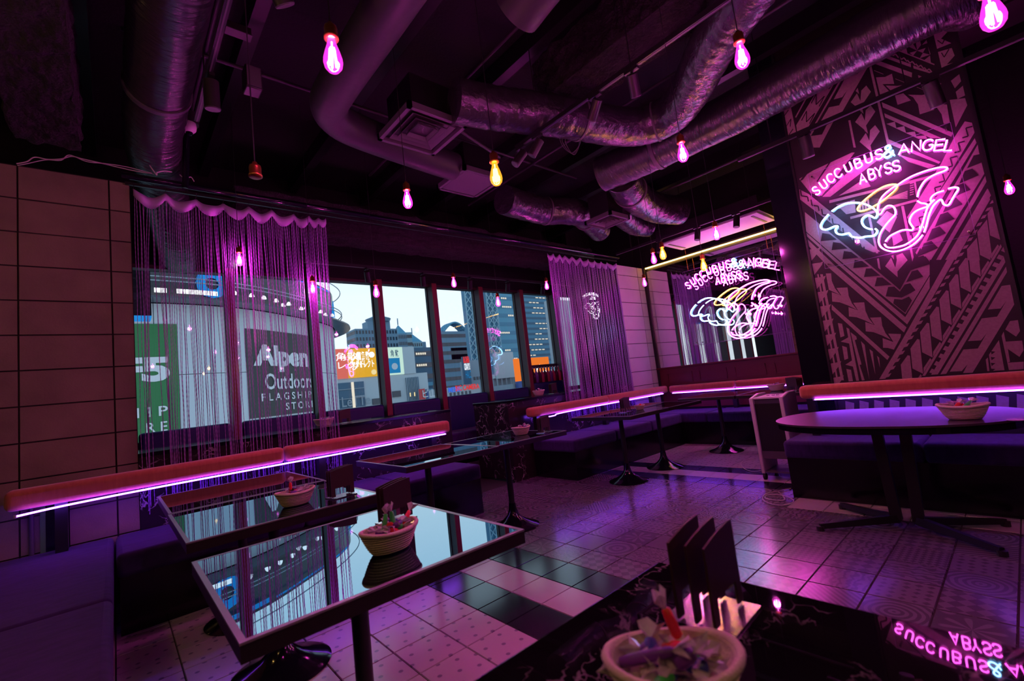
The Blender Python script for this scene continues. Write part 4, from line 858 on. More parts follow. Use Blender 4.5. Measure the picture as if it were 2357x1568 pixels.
# ================================================================ neon signs
ST = {'S': [[(.92, .82), (.78, .96), (.5, 1), (.2, .94), (.08, .76), (.2, .6), (.5, .51), (.8, .42), (.94, .25), (.8, .06), (.5, 0), (.2, .05), (.06, .2)]],
      'U': [[(.06, 1), (.06, .35), (.16, .1), (.5, 0), (.84, .1), (.94, .35), (.94, 1)]],
      'C': [[(.95, .8), (.78, .95), (.5, 1), (.2, .9), (.05, .62), (.05, .36), (.2, .1), (.5, 0), (.78, .05), (.95, .2)]],
      'B': [[(.1, 0), (.1, 1), (.55, 1), (.82, .9), (.84, .68), (.6, .54), (.1, .53)], [(.6, .54), (.9, .42), (.92, .14), (.65, 0), (.1, 0)]],
      'A': [[(0, 0), (.5, 1), (1, 0)], [(.2, .34), (.8, .34)]], 'N': [[(.06, 0), (.06, 1), (.94, 0), (.94, 1)]],
      'G': [[(.93, .82), (.75, .96), (.5, 1), (.2, .9), (.05, .62), (.05, .36), (.2, .1), (.5, 0), (.8, .05), (.95, .2), (.95, .46), (.6, .46)]],
      'E': [[(.95, 1), (.08, 1), (.08, 0), (.95, 0)], [(.08, .52), (.85, .52)]], 'L': [[(.08, 1), (.08, 0), (.95, 0)]],
      'Y': [[(.02, 1), (.5, .5), (.98, 1)], [(.5, .5), (.5, 0)]],
      '&': [[(1, .0), (.3, .72), (.32, .92), (.52, 1), (.7, .9), (.66, .7), (.2, .42), (.06, .22), (.2, .03), (.48, 0), (.75, .16), (.92, .46)]]}
K1_ORI = at(*pxy(1, (80, 570)), x=XM - .09); 
SW = .925; SH = .855       # width and height of the acrylic sheet on the mural
def loc(p):                # crop pixel -> metres on the sheet: s to the right, t up from the lower edge
    w = at(*pxy(1, p), x=XM - .09); return (-(w.y - (-1.64)), w.z - 1.895)
letters = list(zip('SUCCUBUS&ANGEL', ((180, 735), (258, 668), (332, 602), (412, 548), (520, 488), (625, 445), (735, 390), (845, 350), (945, 315), (1110, 290), (1240, 260), (1365, 250), (1487, 250), (1592, 252))))
strokes = []
for i, (ch, c) in enumerate(letters):
    s0, t0 = loc(c); th = math.radians(22 - 44 * i / 13); w, h = ((.040, .043, .046, .046, .046, .048, .048, .047, .068, .060, .056, .060, .056, .050)[i], .076 if ch != '&' else .088)
    for st in ST[ch]:
        strokes.append(('blue' if ch == '&' else 'pink', [(s0 + (a - .5) * w * math.cos(th) - (b - .5) * h * math.sin(th), t0 + (a - .5) * w * math.sin(th) + (b - .5) * h * math.cos(th)) for a, b in st], ch not in 'ANELY'))
for i, (ch, c) in enumerate(zip('ABYSS', ((672, 605), (768, 560), (846, 530), (942, 495), (1030, 472)))):
    s0, t0 = loc(c)
    for st in ST[ch]: strokes.append(('pink', [(s0 + (a - .5) * .044, t0 + (b - .5) * .082) for a, b in st], ch not in 'AY'))
FIG = [('blue', [(345, 955), (400, 915), (470, 880), (540, 864), (610, 862), (680, 872), (740, 895), (790, 925), (820, 955), (828, 985), (815, 1015), (795, 1022), (765, 1005), (735, 995), (700, 1005), (672, 1030), (663, 1060), (675, 1095), (700, 1122), (735, 1138), (770, 1143)]),
       ('blue', [(312, 985), (275, 1025), (245, 1065), (228, 1105), (235, 1135), (265, 1148), (310, 1140), (355, 1120), (395, 1108), (405, 1115), (385, 1145), (390, 1175), (415, 1195), (455, 1200), (500, 1190), (530, 1187), (540, 1205), (560, 1222), (610, 1232), (660, 1232), (710, 1220), (760, 1217), (800, 1205), (822, 1180), (825, 1155), (805, 1138)]),
       ('gold', [(615, 935), (640, 890), (700, 830), (780, 765), (870, 705), (950, 675), (1020, 668), (1040, 685), (1020, 725), (960, 780), (880, 845), (800, 895), (720, 935), (650, 952), (617, 940)]),
       ('pink', [(1255, 800), (1265, 750), (1290, 695), (1330, 635), (1390, 590), (1460, 555), (1530, 530), (1565, 510), (1570, 495), (1545, 485), (1490, 488), (1400, 508), (1300, 540), (1200, 580), (1110, 630), (1050, 670), (990, 705), (930, 750), (880, 800), (850, 855), (835, 910), (832, 955), (842, 985), (865, 980), (885, 950), (905, 920), (940, 895), (975, 895), (1005, 912), (1022, 950), (1020, 985), (1000, 1010), (960, 1050), (910, 1110), (865, 1180), (845, 1240), (845, 1290), (870, 1335), (920, 1365), (990, 1380), (1070, 1370), (1160, 1335), (1230, 1290), (1280, 1240), (1310, 1203)]),
       ('pink', [(1253, 843), (1290, 865), (1330, 870), (1360, 885), (1355, 905), (1310, 920), (1250, 945), (1205, 980), (1180, 1020), (1170, 1060), (1190, 1100), (1210, 1130), (1195, 1155), (1150, 1150), (1090, 1155), (1020, 1185), (960, 1220), (915, 1275)]),
       ('pink', [(905, 1300), (925, 1330), (970, 1340), (1040, 1332), (1120, 1310), (1200, 1260), (1260, 1200), (1300, 1110), (1330, 1010), (1355, 930), (1385, 880), (1435, 830), (1400, 850), (1395, 820), (1420, 785), (1470, 755), (1535, 735)]),
       ('pink', [(1580, 715), (1640, 700), (1680, 705), (1685, 725), (1650, 780), (1615, 840), (1590, 880), (1560, 890), (1530, 875), (1515, 840), (1495, 830), (1460, 855), (1420, 900), (1390, 960), (1370, 1020), (1350, 1100), (1325, 1175)])]
for c, pts in FIG: strokes.append((c, [loc(p) for p in pts], True))
def neon(name, label, place, scale, rad, sheet=True, mats=None, cut=0, stand=None):
    """place(s, t, off): a point of the sheet; off = distance in front of it"""
    r = empty(name); tag(r, label, 'neon sign')
    for c, pts, smooth in strokes:
        p3 = [Vector(place(s, t, .022)) for s, t in pts]
        if smooth: p3 = spline(p3, 4)
        MB().tube(p3, rad, 6).build('neon_tube', (mats or {}).get(c, 'neon_' + c), r, smooth=True)
    if sheet:
        q = [place(0, 0, 0), place(SW, 0, 0), place(SW, SH, 0), place(0, SH, 0)]; n = (Vector(place(0, 0, .006)) - Vector(q[0]))
        MB().prism(q, n).build('acrylic_sheet', 'acrylic', r)
        e_ = MB()
        for a, b in zip(q, q[1:] + q[:1]): e_.tube([a, b], .0016 * scale, 4)
        e_.build('polished_edge', 'header_mesh', r)
        for s, t in ((.03, .03), (SW - .03, .03), (.03, SH - .03), (SW - .03, SH - .03)):
            a = Vector(place(s, t, .012)); b = Vector(place(s, t, -(stand or .02))); MB().cyl(a, b, .007 * scale, 10).build('standoff', 'chrome', r, smooth=True)
    return r
rebase(neon('neon_sign', 'large pink, blue and gold neon emblem sign mounted on the tribal mural', lambda s, t, o: (XM - .075 - o, -1.64 - s, 1.895 + t), 1, .0056, stand=.07), (XM - .08, -2.1, 1.9))
XS = 5.77; s2 = 1.515
ns = neon('neon_sign', 'neon emblem sign hung on chains in front of the wall mirror', lambda s, t, o: (XS - o * 1.3, .94 - s * s2 * 1.0, 1.515 + t * s2 * .965), s2, .0075, stand=.004)
for yy in (.84, -.40):
    for off in (0, .02): pass
    m = MB(); z = 1.51 + SH * s2 * .965
    while z < 3.12:
        m.tube([(XS + .006 * math.cos(a), yy + .006 * math.sin(a) if int(z * 50) % 2 else yy, z + .011 + .011 * math.sin(a)) for a in [2 * PI * k / 8 for k in range(8)]], .0018, 4, closed=True); z += .018
    m.build('chain', 'brass', ns)
rebase(ns, (XS, .2, 1.51))
cw = {'pink': 'neon_white', 'blue': 'neon_white', 'gold': 'neon_white'}
pa, pb, pc = at(1343, 700, y=2.83), at(1386, 700, y=2.83), at(1365, 735, y=2.83); ks = (pb.x - pa.x) / SW
sg = neon('neon_sign', 'small white neon emblem glowing behind the short bead curtain', lambda s, t, o: (pa.x + s * ks, 2.835 - o * .5, pc.z + t * ks), .5, .0030, sheet=False, mats=cw)
box('backing_board', 'black_gloss', (pa.x - .04, 2.84, pc.z - .04, pb.x + .04, 2.858, pc.z + SH * ks + .04), sg); rebase(sg, (pa.x, 2.84, pc.z))
# gold strip above the mirror
g = empty('led_strip'); tag(g, 'long gold light strip above the wall mirror', 'light strip'); MB().tube([(XF - .05, 1.67, 3.035), (XF - .05, -1.3, 3.035)], .011, 8).build('tube', 'led_gold', g, smooth=True); box('channel', 'black_metal', (XF - .045, -1.3, 3.035, XF - .02, 1.68, 3.075), g); rebase(g, (XF - .05, 1.67, 3.03))

# ================================================================ bead curtains
def curtain(hooks, bottom, label, n, yc, seedv, clump):
    rnd = random.Random(seedv); r = empty('bead_curtain'); tag(r, label, 'bead curtain')
    top = lambda k: 3.062
    def sag(x):
        for a, b in zip(hooks, hooks[1:]):
            if a <= x <= b + 1e-6:
                u = (x - a) / (b - a); d = min(.085, .42 * (b - a) + .02) if b - a > .06 else .12; return 4 * d * u * (1 - u)
        return 0
    N = 160; x0, x1 = hooks[0], hooks[-1]; hd = MB(); vs = []
    xs = [x0 + (x1 - x0) * i / N for i in range(N + 1)]
    for x in xs:
        s = sag(x); yy = yc + .012 * math.sin(x * 40); vs += [(x, yy, 3.062 - s * .55), (x, yy - .004, 3.062 - s * .55 - .028), (x, yy, 3.062 - s - .055)]
    hd.add(vs, [(3 * i + j, 3 * i + 3 + j, 3 * i + 4 + j, 3 * i + 1 + j) for i in range(N) for j in (0, 1)])
    h = hd.build('header_band', 'header_mesh', r, smooth=True); so = h.modifiers.new('thick', 'SOLIDIFY'); so.thickness = .004
    for x in hooks:
        MB().tube(spline([(x, yc, 3.11), (x + .004, yc, 3.095), (x, yc, 3.075), (x - .004, yc, 3.06), (x, yc, 3.05)], 3), .0025, 5).build('hook', 'chrome', r)
    st = MB()
    for k in range(n):
        u = (k + rnd.uniform(.1, .9)) / n; x = x0 + (x1 - x0) * u
        if clump:                                   # strands gather towards the hooks lower down
            hk = min(hooks, key=lambda q: abs(q - x)); xb = x + (hk - x) * rnd.uniform(.0, .55) + rnd.uniform(-.02, .02)
        else: xb = x + rnd.uniform(-.02, .02)
        zt = 3.062 - sag(x) - .05; zb = bottom + rnd.uniform(-.05, .08); z = zt; i = 0; path = []; rad = []
        yy = yc + rnd.uniform(-.02, .012)
        while z > zb:
            t = (zt - z) / (zt - zb); t2 = t ** .8
            path.append((x + (xb - x) * t2 + .002 * math.sin(z * 9 + k), yy, z)); rad.append(.0017 if i % 2 else .0031); i += 1; z -= .019
        st.tube(path, rad, 4)
    s_ = st.build('bead_strands', 'bead', r); s_['kind'] = 'stuff'
    return rebase(r, ((x0 + x1) / 2, yc, 3.06))
hk1 = [at(x, 470, y=1.70).x for x in (308, 381, 452, 514, 571, 623, 674, 708, 730, 746)]
hk2 = [at(1200 + u / 4.125, 600, y=1.70).x for u in (255, 300, 360, 415, 480, 550, 630, 695, 755, 810, 890)]
curtain(hk1, .60, 'long purple bead curtain hanging beside the left block wall', 122, 1.695, 3, True)
curtain(hk2, .62, 'short dense purple bead curtain left of the pale blocks', 190, 1.695, 5, True)
# ================================================================ the city outside
struct(box('street_ground', 'ext_street', (-200, 4, -22.5, 700, 700, -22)), 'grey street level far below the windows', 'ground')
def facade_path():
    pts = [(-14, 15.2), (-8, 14.9), (-4, 14.8), (-.5, 14.85), (.95, 15.0), (2.05, 15.4), (3.0, 15.95), (4.64, 17.2), (5.7, 18.2), (6.6, 19.4), (7.1, 20.8), (7.2, 22.5), (6.8, 25), (6, 30)]
    return [Vector((p.x, p.y, 0)) for p in spline([(a, b, 0) for a, b in pts], 6)]
FP = facade_path(); FS = [0.0]
for a, b in zip(FP, FP[1:]): FS.append(FS[-1] + (b - a).length)
def fpos(s, z, off=0.0):
    for i in range(len(FS) - 1):
        if s <= FS[i + 1] or i == len(FS) - 2:
            u = (s - FS[i]) / (FS[i + 1] - FS[i]); p = FP[i].lerp(FP[i + 1], u); t = (FP[i + 1] - FP[i]).normalized(); n = Vector((t.y, -t.x, 0)); return (p.x + n.x * off, p.y + n.y * off, z)
def s_at(x):
    best = min(range(len(FP)), key=lambda i: abs(FP[i].x - x) if FP[i].y < 21 else 99)
    i = min(max(best, 1), len(FP) - 2)
    a, b = (i - 1, i) if FP[i].x > x else (i, i + 1)
    return FS[a] + (FS[b] - FS[a]) * (x - FP[a].x) / (FP[b].x - FP[a].x)
def fband(name, s0, s1, z0, z1, off, th, mat, parent, step=.4):
    n = max(1, int((s1 - s0) / step)); m = MB(); ss = [s0 + (s1 - s0) * i / n for i in range(n + 1)]
    vs = []
    for s in ss: vs += [fpos(s, z0, off), fpos(s, z1, off), fpos(s, z0, off - th), fpos(s, z1, off - th)]
    fs = []
    for i in range(n):
        a, b = 4 * i, 4 * i + 4; fs += [(a, b, b + 1, a + 1), (a + 2, a + 3, b + 3, b + 2), (a + 1, b + 1, b + 3, a + 3), (a, a + 2, b + 2, b)]
    fs += [(0, 1, 3, 2), (4 * n, 4 * n + 2, 4 * n + 3, 4 * n + 1)]
    m.add(vs, fs); return m.build(name, mat, parent)
sb = empty('sports_store_building'); tag(sb, 'curved white store building with black and green sign panels across the street', 'building')
send = FS[-1]
fband('core_wall', 0, send, -22, 6.9, -.3, .6, 'ext_black', sb)
s = 0.0; k = 0                               # white cladding sheets with open joints
while s < send - .5:
    fband('cladding_panel', s + .01, min(s + 1.5, send) - .01, 2.75, 5.0, 0, .28, 'clad_white', sb); fband('cladding_panel', s + .01, min(s + 1.5, send) - .01, .35, 2.73, 0, .28, 'clad_white', sb); fband('cladding_panel', s + .01, min(s + 1.5, send) - .01, -4, .33, 0, .28, 'clad_white', sb); s += 1.5
fband('sign_band', 0, send, 5.02, 6.75, .05, .3, 'clad_dark', sb); fband('canopy', 0, send, 5.02, 5.08, .8, .8, 'ext_window', sb)
for z in (5.62, 5.75, 6.85): fband('rail', 0, send, z, z + .03, .45, .03, 'ext_grey', sb)
gx0, gx1, bx0, bx1 = s_at(-2.6), s_at(.06), s_at(2.04), s_at(5.35)
fband('green_panel', gx0, gx1, .5, 4.35, .03, .02, 'ext_green', sb); fband('black_panel', bx0, bx1, 1.1, 4.3, .03, .02, 'ext_black', sb)
T = lambda nm, st, size, mat, s0, z0, bold=0, width=None, off=.05: text_on(nm, st, size, mat, sb, lambda x, y: fpos(s0 + x, z0 + y, off), bold, width)
T('lettering', 'F5', .95, 'ext_letter', s_at(-1.50), 2.62, .05, 1.32); T('lettering', 'H I P', .42, 'ext_letter', s_at(-1.26), 1.52, .004, .98); T('lettering', 'R E', .42, 'ext_letter', s_at(-.80), 1.05, .004, .5)
T('lettering', 'Alpen', .98, 'ext_letter', s_at(2.36), 3.02, .06, 2.95); T('lettering', 'Outdoors', .82, 'ext_letter', s_at(2.62), 2.10, .012, 2.75); T('lettering', 'F L A G S H I P', .38, 'ext_letter', s_at(2.45), 1.68, .006, 2.75); T('lettering', 'S T O R E', .38, 'ext_letter', s_at(3.42), 1.28, .006, 1.75)
T('blue_letter', 'O', 1.15, 'ext_cyan', s_at(.62), 5.35, .09, .95, .12); T('blue_letter', 'A', 1.3, 'ext_cyan', s_at(6.35), 5.35, .09, 1.3, .12)
fband('blue_light_line', s_at(-.9), s_at(2.2), 6.42, 6.55, .3, .05, 'ext_cyan', sb); fband('blue_light_line', s_at(2.4), s_at(6.0), 6.50, 6.54, .3, .05, 'ext_cyan', sb)
fband('lit_strip', s_at(-.5), s_at(-.2), 5.28, 5.42, .36, .03, 'ext_lit', sb); fband('lit_strip', s_at(.05), s_at(1.1), 5.28, 5.42, .36, .03, 'ext_lit', sb)
for x, z in ((1.4, 5.3), (1.9, 5.3), (2.3, 5.28), (2.7, 5.25), (2.95, 5.12), (3.2, 5.22), (3.75, 5.14), (4.0, 5.22), (4.5, 5.14), (4.75, 5.2), (5.0, 5.12), (5.4, 5.18)):
    q = fpos(s_at(x), z, .7); MB().lathe([(0, 0), (.09, 0), (.07, .07), (.03, .12), (0, .12)], q, 10).build('floodlight', 'ext_lit', sb)
rebase(sb, (0, 15, -22))
hb = empty('hanging_sign_box'); tag(hb, 'black sign box with a blue lower edge outside the first window', 'sign'); a, b = at(300, 500, y=4.4), at(349, 727, y=4.4)
box('box', 'ext_black', (a.x - .5, 4.4, b.z, b.x, 4.7, b.z + 1.6), hb); box('blue_edge', 'ext_cyan', (a.x - .5, 4.395, b.z - .02, b.x, 4.7, b.z), hb); box('bracket', 'black_metal', (b.x - .1, 3.46, b.z + 1.2, b.x - .04, 4.42, b.z + 1.26), hb); rebase(hb, (a.x, 4.5, b.z))

def facing(px0, py0, px1, py1, Y, dep, base=-22, ref=None):
    a = at(px0, py0, y=Y); b = at(px1, py1, y=Y); return a.x, Y, b.z if base is None else base, b.x, Y + dep, a.z
def tower(name, label, px0, ptop, px1, Y, dep, mat, rows=0, lit=0, wmat='ext_window', floor_h=None, cols=0):
    zt = at(px0, ptop, y=Y).z; a = at(px0, max(ptop, 745), y=Y); b = at(px1, max(ptop, 745), y=Y); a.z = b.z = zt; r = empty(name); tag(r, label, 'building')
    box('wall', mat, (a.x, Y, -22, b.x, Y + dep, zt), r); w = b.x - a.x
    if rows:
        fh = floor_h or (zt + 5) / rows
        for k in range(rows):
            z = zt - fh * (k + .75)
            if cols:
                m = MB()
                for c in range(cols):
                    x0 = a.x + w * (c + .2) / cols; m.box(x0, Y - .12, z, x0 + w * .55 / cols, Y + .05, z + fh * .5)
                    yy = Y + dep * (c + .2) / cols; m.box(a.x - .12, yy, z, a.x + .05, yy + dep * .55 / cols, z + fh * .5)
                m.build('window_row', wmat, r)
            else:
                m = MB().box(a.x - .1, Y - .12, z, b.x + .05, Y + .02, z + fh * .42); m.box(a.x - .12, Y, z, a.x + .02, Y + dep, z + fh * .42); m.build('window_band', wmat, r)
            if lit and random.random() < lit:
                x0 = a.x + w * random.uniform(.05, .55); m = MB(); x = x0
                for q in range(random.randrange(2, 6)):
                    m.box(x, Y - .2, z + fh * .12, x + w * .06, Y - .1, z + fh * .30); x += w * .085
                m.build('lit_windows', 'ext_whitelit', r)
    return r, a, b
def finish(r, p): return rebase(r, (p.x, p.y, -22))
# far towers
r, a, b = tower('office_tower', 'broad grey office tower behind the gold billboard', 817, 757, 914, 260, 14, 'ext_tower', 16, 0, cols=14, floor_h=4.2)
c = at(865, 752, y=270); MB().box(c.x - 9, 262, a.z, c.x + 6, 270, a.z + 5).build('roof_plant', 'ext_tower', r); MB().lathe([(7, 0), (8, 2), (3, 4)], (c.x, 266, a.z + 5), 14).build('helipad', 'ext_tower', r); finish(r, a)
def gable(name, label, px0, px1, pe, pp, Y, dep, mat):
    r, a, b = tower(name, label, px0, pe, px1, Y, dep, mat, 10, 0, floor_h=5, cols=5)
    ap = at((px0 + px1) / 2, pp, y=Y); cx = (a.x + b.x) / 2; cyy = Y + dep / 2
    MB().add([(a.x, Y, a.z), (b.x, Y, a.z), (b.x, Y + dep, a.z), (a.x, Y + dep, a.z), (cx, cyy, ap.z)], [(0, 1, 4), (1, 2, 4), (2, 3, 4), (3, 0, 4), (3, 2, 1, 0)]).build('pyramid_roof', 'ext_blue', r)
    MB().cyl((cx, cyy, ap.z), (cx, cyy, ap.z + 5), .4, 6).build('mast', 'ext_tower', r); finish(r, a)
gable('pyramid_tower', 'slim tower with a dark pyramid roof', 917, 936, 768, 745, 300, 12, 'ext_tower'); gable('pyramid_tower', 'second tower with a lower pale pyramid roof', 948, 972, 787, 766, 320, 14, 'ext_lattice')
r, a, b = tower('annex_tower', 'pale slab beside the dark pyramid tower', 934, 765, 947, 310, 14, 'ext_lattice', 6, 0, floor_h=6); finish(r, a)
r, a, b = tower('annex_tower', 'narrow block right of the pale pyramid tower', 972, 787, 980, 330, 14, 'ext_tower'); finish(r, a)
r, a, b = tower('office_block', 'dark blue office block behind the white billboard building', 945, 801, 1002, 150, 8, 'ext_deep', 9, .3, floor_h=4.4); finish(r, a)
# dome roofed tower
r, a, b = tower('domed_tower', 'office tower with a curved lattice dome on its roof', 1012, 763, 1081, 200, 9, 'ext_tower', 9, 0, floor_h=4.6)
ct = at(1052, 760, y=200); w = (b.x - a.x)
for k in range(4):
    m = MB(); m.tube([(a.x + w * (.15 + .8 * i / 12), 201 + 2 * k, a.z + 5.0 * math.sin(PI * i / 12)) for i in range(13)], .6, 5); m.build('dome_rib', 'ext_blue', r)
for i in range(1, 12): MB().tube([(a.x + w * (.15 + .8 * i / 12), 201, a.z + 5.0 * math.sin(PI * i / 12)), (a.x + w * (.15 + .8 * i / 12), 207, a.z + 5.0 * math.sin(PI * i / 12))], .5, 5).build('dome_purlin', 'ext_blue', r)
box('parapet', 'ext_deep', (a.x + w * .3, 200, a.z - 16, b.x + .2, 200.2, a.z - 9), r); finish(r, a)
# lattice tower
def lattice(px0, px1, label, Y):
    r = empty('lattice_tower'); tag(r, label, 'building'); a = at(px0, 745, y=Y); b = at(px1, 745, y=Y); w = b.x - a.x; zt = at(px0, 560, y=Y).z
    box('core', 'ext_blue2', (a.x + w * .05, Y + .8, -22, b.x - w * .05, Y + 3, zt), r); cell = w * .5; z = -22; k = 0; m = MB()
    while z < zt:
        for c in range(2):
            x0 = a.x + w * c / 2; m.tube([(x0, Y, z), (x0 + w / 2, Y, z + cell * 1.25)], .22, 4); m.tube([(x0 + w / 2, Y, z), (x0, Y, z + cell * 1.25)], .22, 4)
        z += cell * 1.25
    m.build('diagonal_bracing', 'ext_lattice', r)
    for x in (a.x, (a.x + b.x) / 2, b.x): MB().cyl((x, Y, -22), (x, Y, zt), .25, 6).build('corner_post', 'ext_lattice', r)
    return finish(r, a)
lattice(1077, 1103, 'left tall lattice-braced tower behind the domed building', 150); lattice(1126, 1148, 'right tall lattice-braced tower', 150)
r, a, b = tower('glass_tower', 'tall blue glass tower with scattered lit rows between the lattice tower and the next mullion', 1146, 560, 1198, 190, 5, 'ext_blue', 26, .45, wmat='ext_blue2', floor_h=5); finish(r, a)
r, a, b = tower('glass_tower', 'tall blue glass tower with many lit rows at the right window', 1204, 560, 1296, 250, 6, 'ext_blue2', 30, .9, wmat='ext_deep', floor_h=4.2); finish(r, a)
r, a, b = tower('pale_tower', 'pale tower behind the short bead curtain', 1275, 690, 1335, 120, 4, 'ext_pale'); finish(r, a)
# billboard building
Y = 62; bb = empty('billboard_building'); tag(bb, 'pale building with glowing gold, pink and white billboards on its roof edge', 'building')
a = at(772, 872, y=Y); b = at(958, 862, y=Y); zb = at(870, 866, y=Y).z; zt = at(870, 801, y=Y).z
box('wall', 'ext_pale', (a.x - 4, Y, -22, b.x + 2, Y + 4, zb), bb)
def pane(nm, px0, px1, z0, z1, mat, off=.2): x0 = at(px0, 840, y=Y - off).x; x1 = at(px1, 840, y=Y - off).x; return box(nm, mat, (x0, Y - off, z0, x1, Y - off + .15, z1), bb), x0, x1
pane('billboard', 768, 800, zb, zt, 'ext_pinkgold'); _, gx, gX = pane('billboard', 800, 872, zb, zt, 'ext_gold'); pane('billboard', 893, 929, zb, zt, 'ext_mint'); pane('billboard', 929, 956, zb, zt, 'ext_pale', .15)
_, sx0, sx1 = pane('poster', 895, 921, zb + (zt - zb) * .06, zb + (zt - zb) * .6, 'ext_skyblue', .4)
mk = MB().lathe([(0, 0), ((sx1 - sx0) * .27, 0), ((sx1 - sx0) * .27, .02)], (0, 0, 0), 24).build('moon_mark', 'ext_letter', bb); mk.rotation_euler = (PI / 2, 0, 0); mk.location = ((sx0 + sx1) / 2, Y - .42, zb + (zt - zb) * .30)
TX = lambda st, size, x, z, mat, wd, bold=.0, off=.45: text_on('lettering', st, size, mat, bb, lambda u, v: (x + u, Y - off, z + v), bold, wd)
hh = zt - zb
TX('龍角散', hh * .3, gx + (gX - gx) * .28, zb + hh * .62, 'ext_lit', (gX - gx) * .42, .03); TX('ダイレクト', hh * .3, gx + (gX - gx) * .22, zb + hh * .34, 'ext_lit', (gX - gx) * .60, .02)
TX('角 散', hh * .26, sx0 + .4, zb + hh * .68, 'ext_deep', (sx1 - sx0) * .72, .02); TX('角散', hh * .3, at(770, 840, y=Y).x, zb + hh * .62, 'ext_lit', 3.2); TX('レクト', hh * .28, at(770, 840, y=Y).x, zb + hh * .34, 'ext_lit', 4.0)
mk = MB().lathe([(0, 0), (hh * .1, 0), (hh * .1, .1)], (0, 0, 0), 20).build('round_mark', 'ext_lit', bb); mk.rotation_euler = (PI / 2, 0, 0); mk.location = (gX - hh * .25, Y - .3, zb + hh * .76)
mk = MB().lathe([(0, 0), (hh * .09, 0), (hh * .09, .1)], (0, 0, 0), 20).build('round_mark', 'ext_warm', bb); mk.rotation_euler = (PI / 2, 0, 0); mk.location = (gX - hh * .22, Y - .3, zb + hh * .15)
# lower storeys: dark grid, light column, windows
pane('louvre_screen', 775, 806, zb - 13, zb - .6, 'ext_deep'); pane('louvre_screen', 812, 834, zb - 13, zb - .6, 'ext_deep'); pane('light_column', 805.5, 811, zb - 13, zb - .6, 'ext_whitelit', .5)
for k in range(9): pane('screen_bar', 775, 834, zb - 1.6 - k * 1.35, zb - 1.5 - k * 1.35, 'ext_grey', .3)
TX('LeTTe', 2.0, at(779, 880, y=Y).x, zb - 4.0, 'ext_grey', 4.2, .02)
for (p0, p1, dz, mt) in ((851, 871, 4.2, 'ext_window'), (853, 872, 8.6, 'ext_warm'), (898, 917, 3.4, 'ext_window'), (899, 919, 7.7, 'ext_warm')): pane('window', p0, p1, zb - dz, zb - dz + .9, mt)
pane('grid_window', 932, 960, zb - 4.8, zb - .6, 'ext_deep'); pane('grid_window', 934, 962, zb - 10.5, zb - 6, 'ext_grey')
for k in range(8):
    pane('glazing_bar', 933 + 3.4 * k, 933.6 + 3.4 * k, zb - 10.5, zb - .6, 'ext_pale', .35)
for x in (938, 948): pane('lamp', x, x + 1.5, zb - 3.6, zb - 3.0, 'ext_warm', .5)
rebase(bb, (a.x, Y, -22))
# shops and signs further along
def slab(name, label, px0, py0, px1, py1, Y, dep, mat, cat='building', base=-22):
    a = at(px0, py0, y=Y); b = at(px1, py1, y=Y); r = empty(name); tag(r, label, cat); box('wall', mat, (a.x, Y, base if base is not None else b.z, b.x, Y + dep, a.z), r); return r, a, b
r, a, b = slab('station_building', 'low pale station building with red and blue lettering', 1012, 895, 1110, 940, 95, 5, 'ext_pale')
text_on('lettering', 'BIC CAMERA', 1.9, 'ext_redlit', r, lambda u, v: (at(1047, 895, y=95).x + u, 94.8, at(1060, 899, y=95).z + v), .03, 7.6); text_on('lettering', 'MENS', 1.8, 'ext_bluelit', r, lambda u, v: (at(1031, 900, y=95).x + u, 94.8, at(1040, 903, y=95).z + v), .03, 3.6)
for k in range(6): box('window', 'ext_window', (at(1035 + 9 * k, 905, y=95).x, 94.85, at(1040, 912, y=95).z - 1, at(1039 + 9 * k, 905, y=95).x, 95, at(1040, 904, y=95).z), r)
finish(r, a)
r, a, b = slab('department_store', 'grey department store with a red, white and blue sign', 1078, 830, 1125, 900, 120, 5, 'ext_grey'); 
s0 = at(1061, 822, y=118); s1 = at(1084, 884, y=118); box('sign_board', 'ext_deep', (s0.x, 117.5, s1.z, s1.x, 118, s0.z), r); wd = s1.x - s0.x; hh = s0.z - s1.z
text_on('lettering', 'BicCAMERA', 2, 'ext_redlit', r, lambda u, v: (s0.x + .3 + u, 117.3, s0.z - hh * .22 + v * 1.4), .08, wd * .85); text_on('lettering', 'ODAKYU', 3, 'ext_lit', r, lambda u, v: (s0.x + .4 + u, 117.3, s0.z - hh * .48 + v), .05, wd * .8); text_on('lettering', 'HALC', 3.4, 'ext_skyblue', r, lambda u, v: (s0.x + .6 + u, 117.3, s0.z - hh * .78 + v), .05, wd * .75)
for k in range(3): box('window', 'ext_window', (at(1088 + 7 * k, 850, y=120).x, 119.8, at(1090, 875, y=120).z, at(1092 + 7 * k, 850, y=120).x, 120, at(1090, 868, y=120).z), r)
finish(r, a)
r, a, b = slab('rooftop_billboard', 'large blank pale rooftop billboard right of centre', 1140, 812, 1187, 868, 100, 1, 'ext_pale', 'billboard', None)
for k in range(5): MB().cyl((a.x + (b.x - a.x) * k / 4, 100.5, b.z), (a.x + (b.x - a.x) * k / 4, 100.5, b.z - 5), .25, 6).build('leg', 'ext_grey', r)
rebase(r, (a.x, 100, b.z - 5)); r, a, b = slab('roof_block', 'grey roof with plant under the blank billboard', 1135, 872, 1200, 905, 102, 5, 'ext_grey')
for k in range(6): box('plant_unit', 'ext_pale', (a.x + 3 * k, 101, a.z, a.x + 3 * k + 2, 104, a.z + 1.2 + .4 * (k % 3)), r)
finish(r, a)
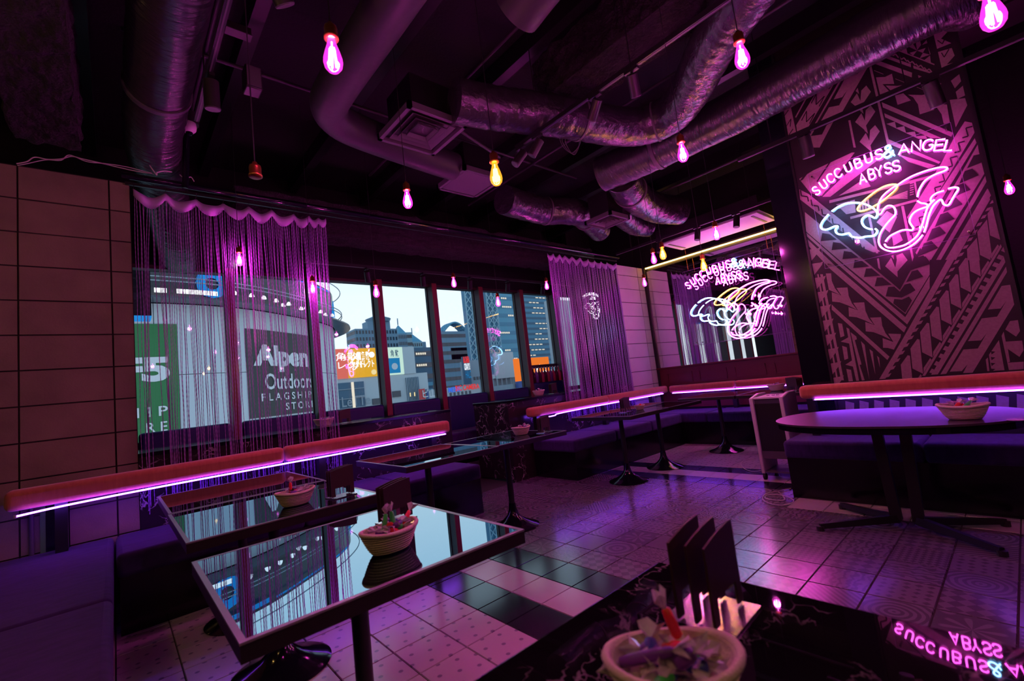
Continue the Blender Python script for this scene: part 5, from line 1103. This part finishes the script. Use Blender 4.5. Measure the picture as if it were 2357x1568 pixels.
r, a, b = slab('orange_sign', 'glowing orange sign with violet and white lettering behind the bottles', 1186, 826, 1268, 870, 85, 1, 'ext_orange', 'sign', None); hh = a.z - b.z
text_on('lettering', 'PL', 4, 'ext_navy', r, lambda u, v: (a.x + 1.0 + u, 84.8, b.z + hh * .35 + v), .05, 3.2); text_on('lettering', 'ビス', 3, 'ext_lit', r, lambda u, v: (at(1232, 860, y=85).x + u, 84.8, b.z + hh * .25 + v), .05, 4)
box('blue_strip', 'ext_navy', (a.x, 84.9, b.z - hh * .35, b.x, 86, b.z), r); text_on('lettering', '当 ビル F', 3, 'ext_lit', r, lambda u, v: (a.x + 5 + u, 84.8, b.z - hh * .30 + v), .05, 12)
for k in range(4): MB().cyl((a.x + (b.x - a.x) * (k + .5) / 4, 85.5, -22), (a.x + (b.x - a.x) * (k + .5) / 4, 85.5, b.z), .3, 6).build('leg', 'ext_grey', r)
rebase(r, (a.x, 85, -22))
r, a, b = slab('sign_carrier', 'low building under the orange sign', 1180, 884, 1300, 910, 86.5, 8, 'ext_grey'); finish(r, a)
r, a, b = slab('tree_row', 'dark green treetops at street level', 950, 930, 1110, 940, 75, 6, 'ext_trees', 'trees'); finish(r, a)
for k, (p0, p1, mt, lab) in enumerate(((964, 980, 'ext_red', 'red vertical banner at street level'), (981, 988, 'ext_navy', 'blue vertical banner at street level'))):
    r, a, b = slab('street_banner', lab, p0, 896, p1, 920, 60, .3, mt, 'banner', None); text_on('lettering', 'ビ' if k == 0 else '山', 1.4, 'ext_letter', r, lambda u, v: (a.x + .3 + u, 59.9, b.z + .4 + v), .02); MB().cyl((a.x, 60.2, -22), (a.x, 60.2, a.z), .08, 6).build('pole', 'ext_grey', r); rebase(r, (a.x, 60, -22))
r, a, b = slab('glass_block', 'teal glass block left of the station building', 955, 880, 1000, 930, 128, 10, 'ext_deep'); 
for k in range(5): box('glazing_band', 'ext_blue', (a.x, 127.8, a.z - 2.2 * k - 1.6, b.x, 128, a.z - 2.2 * k - .4), r)
finish(r, a)
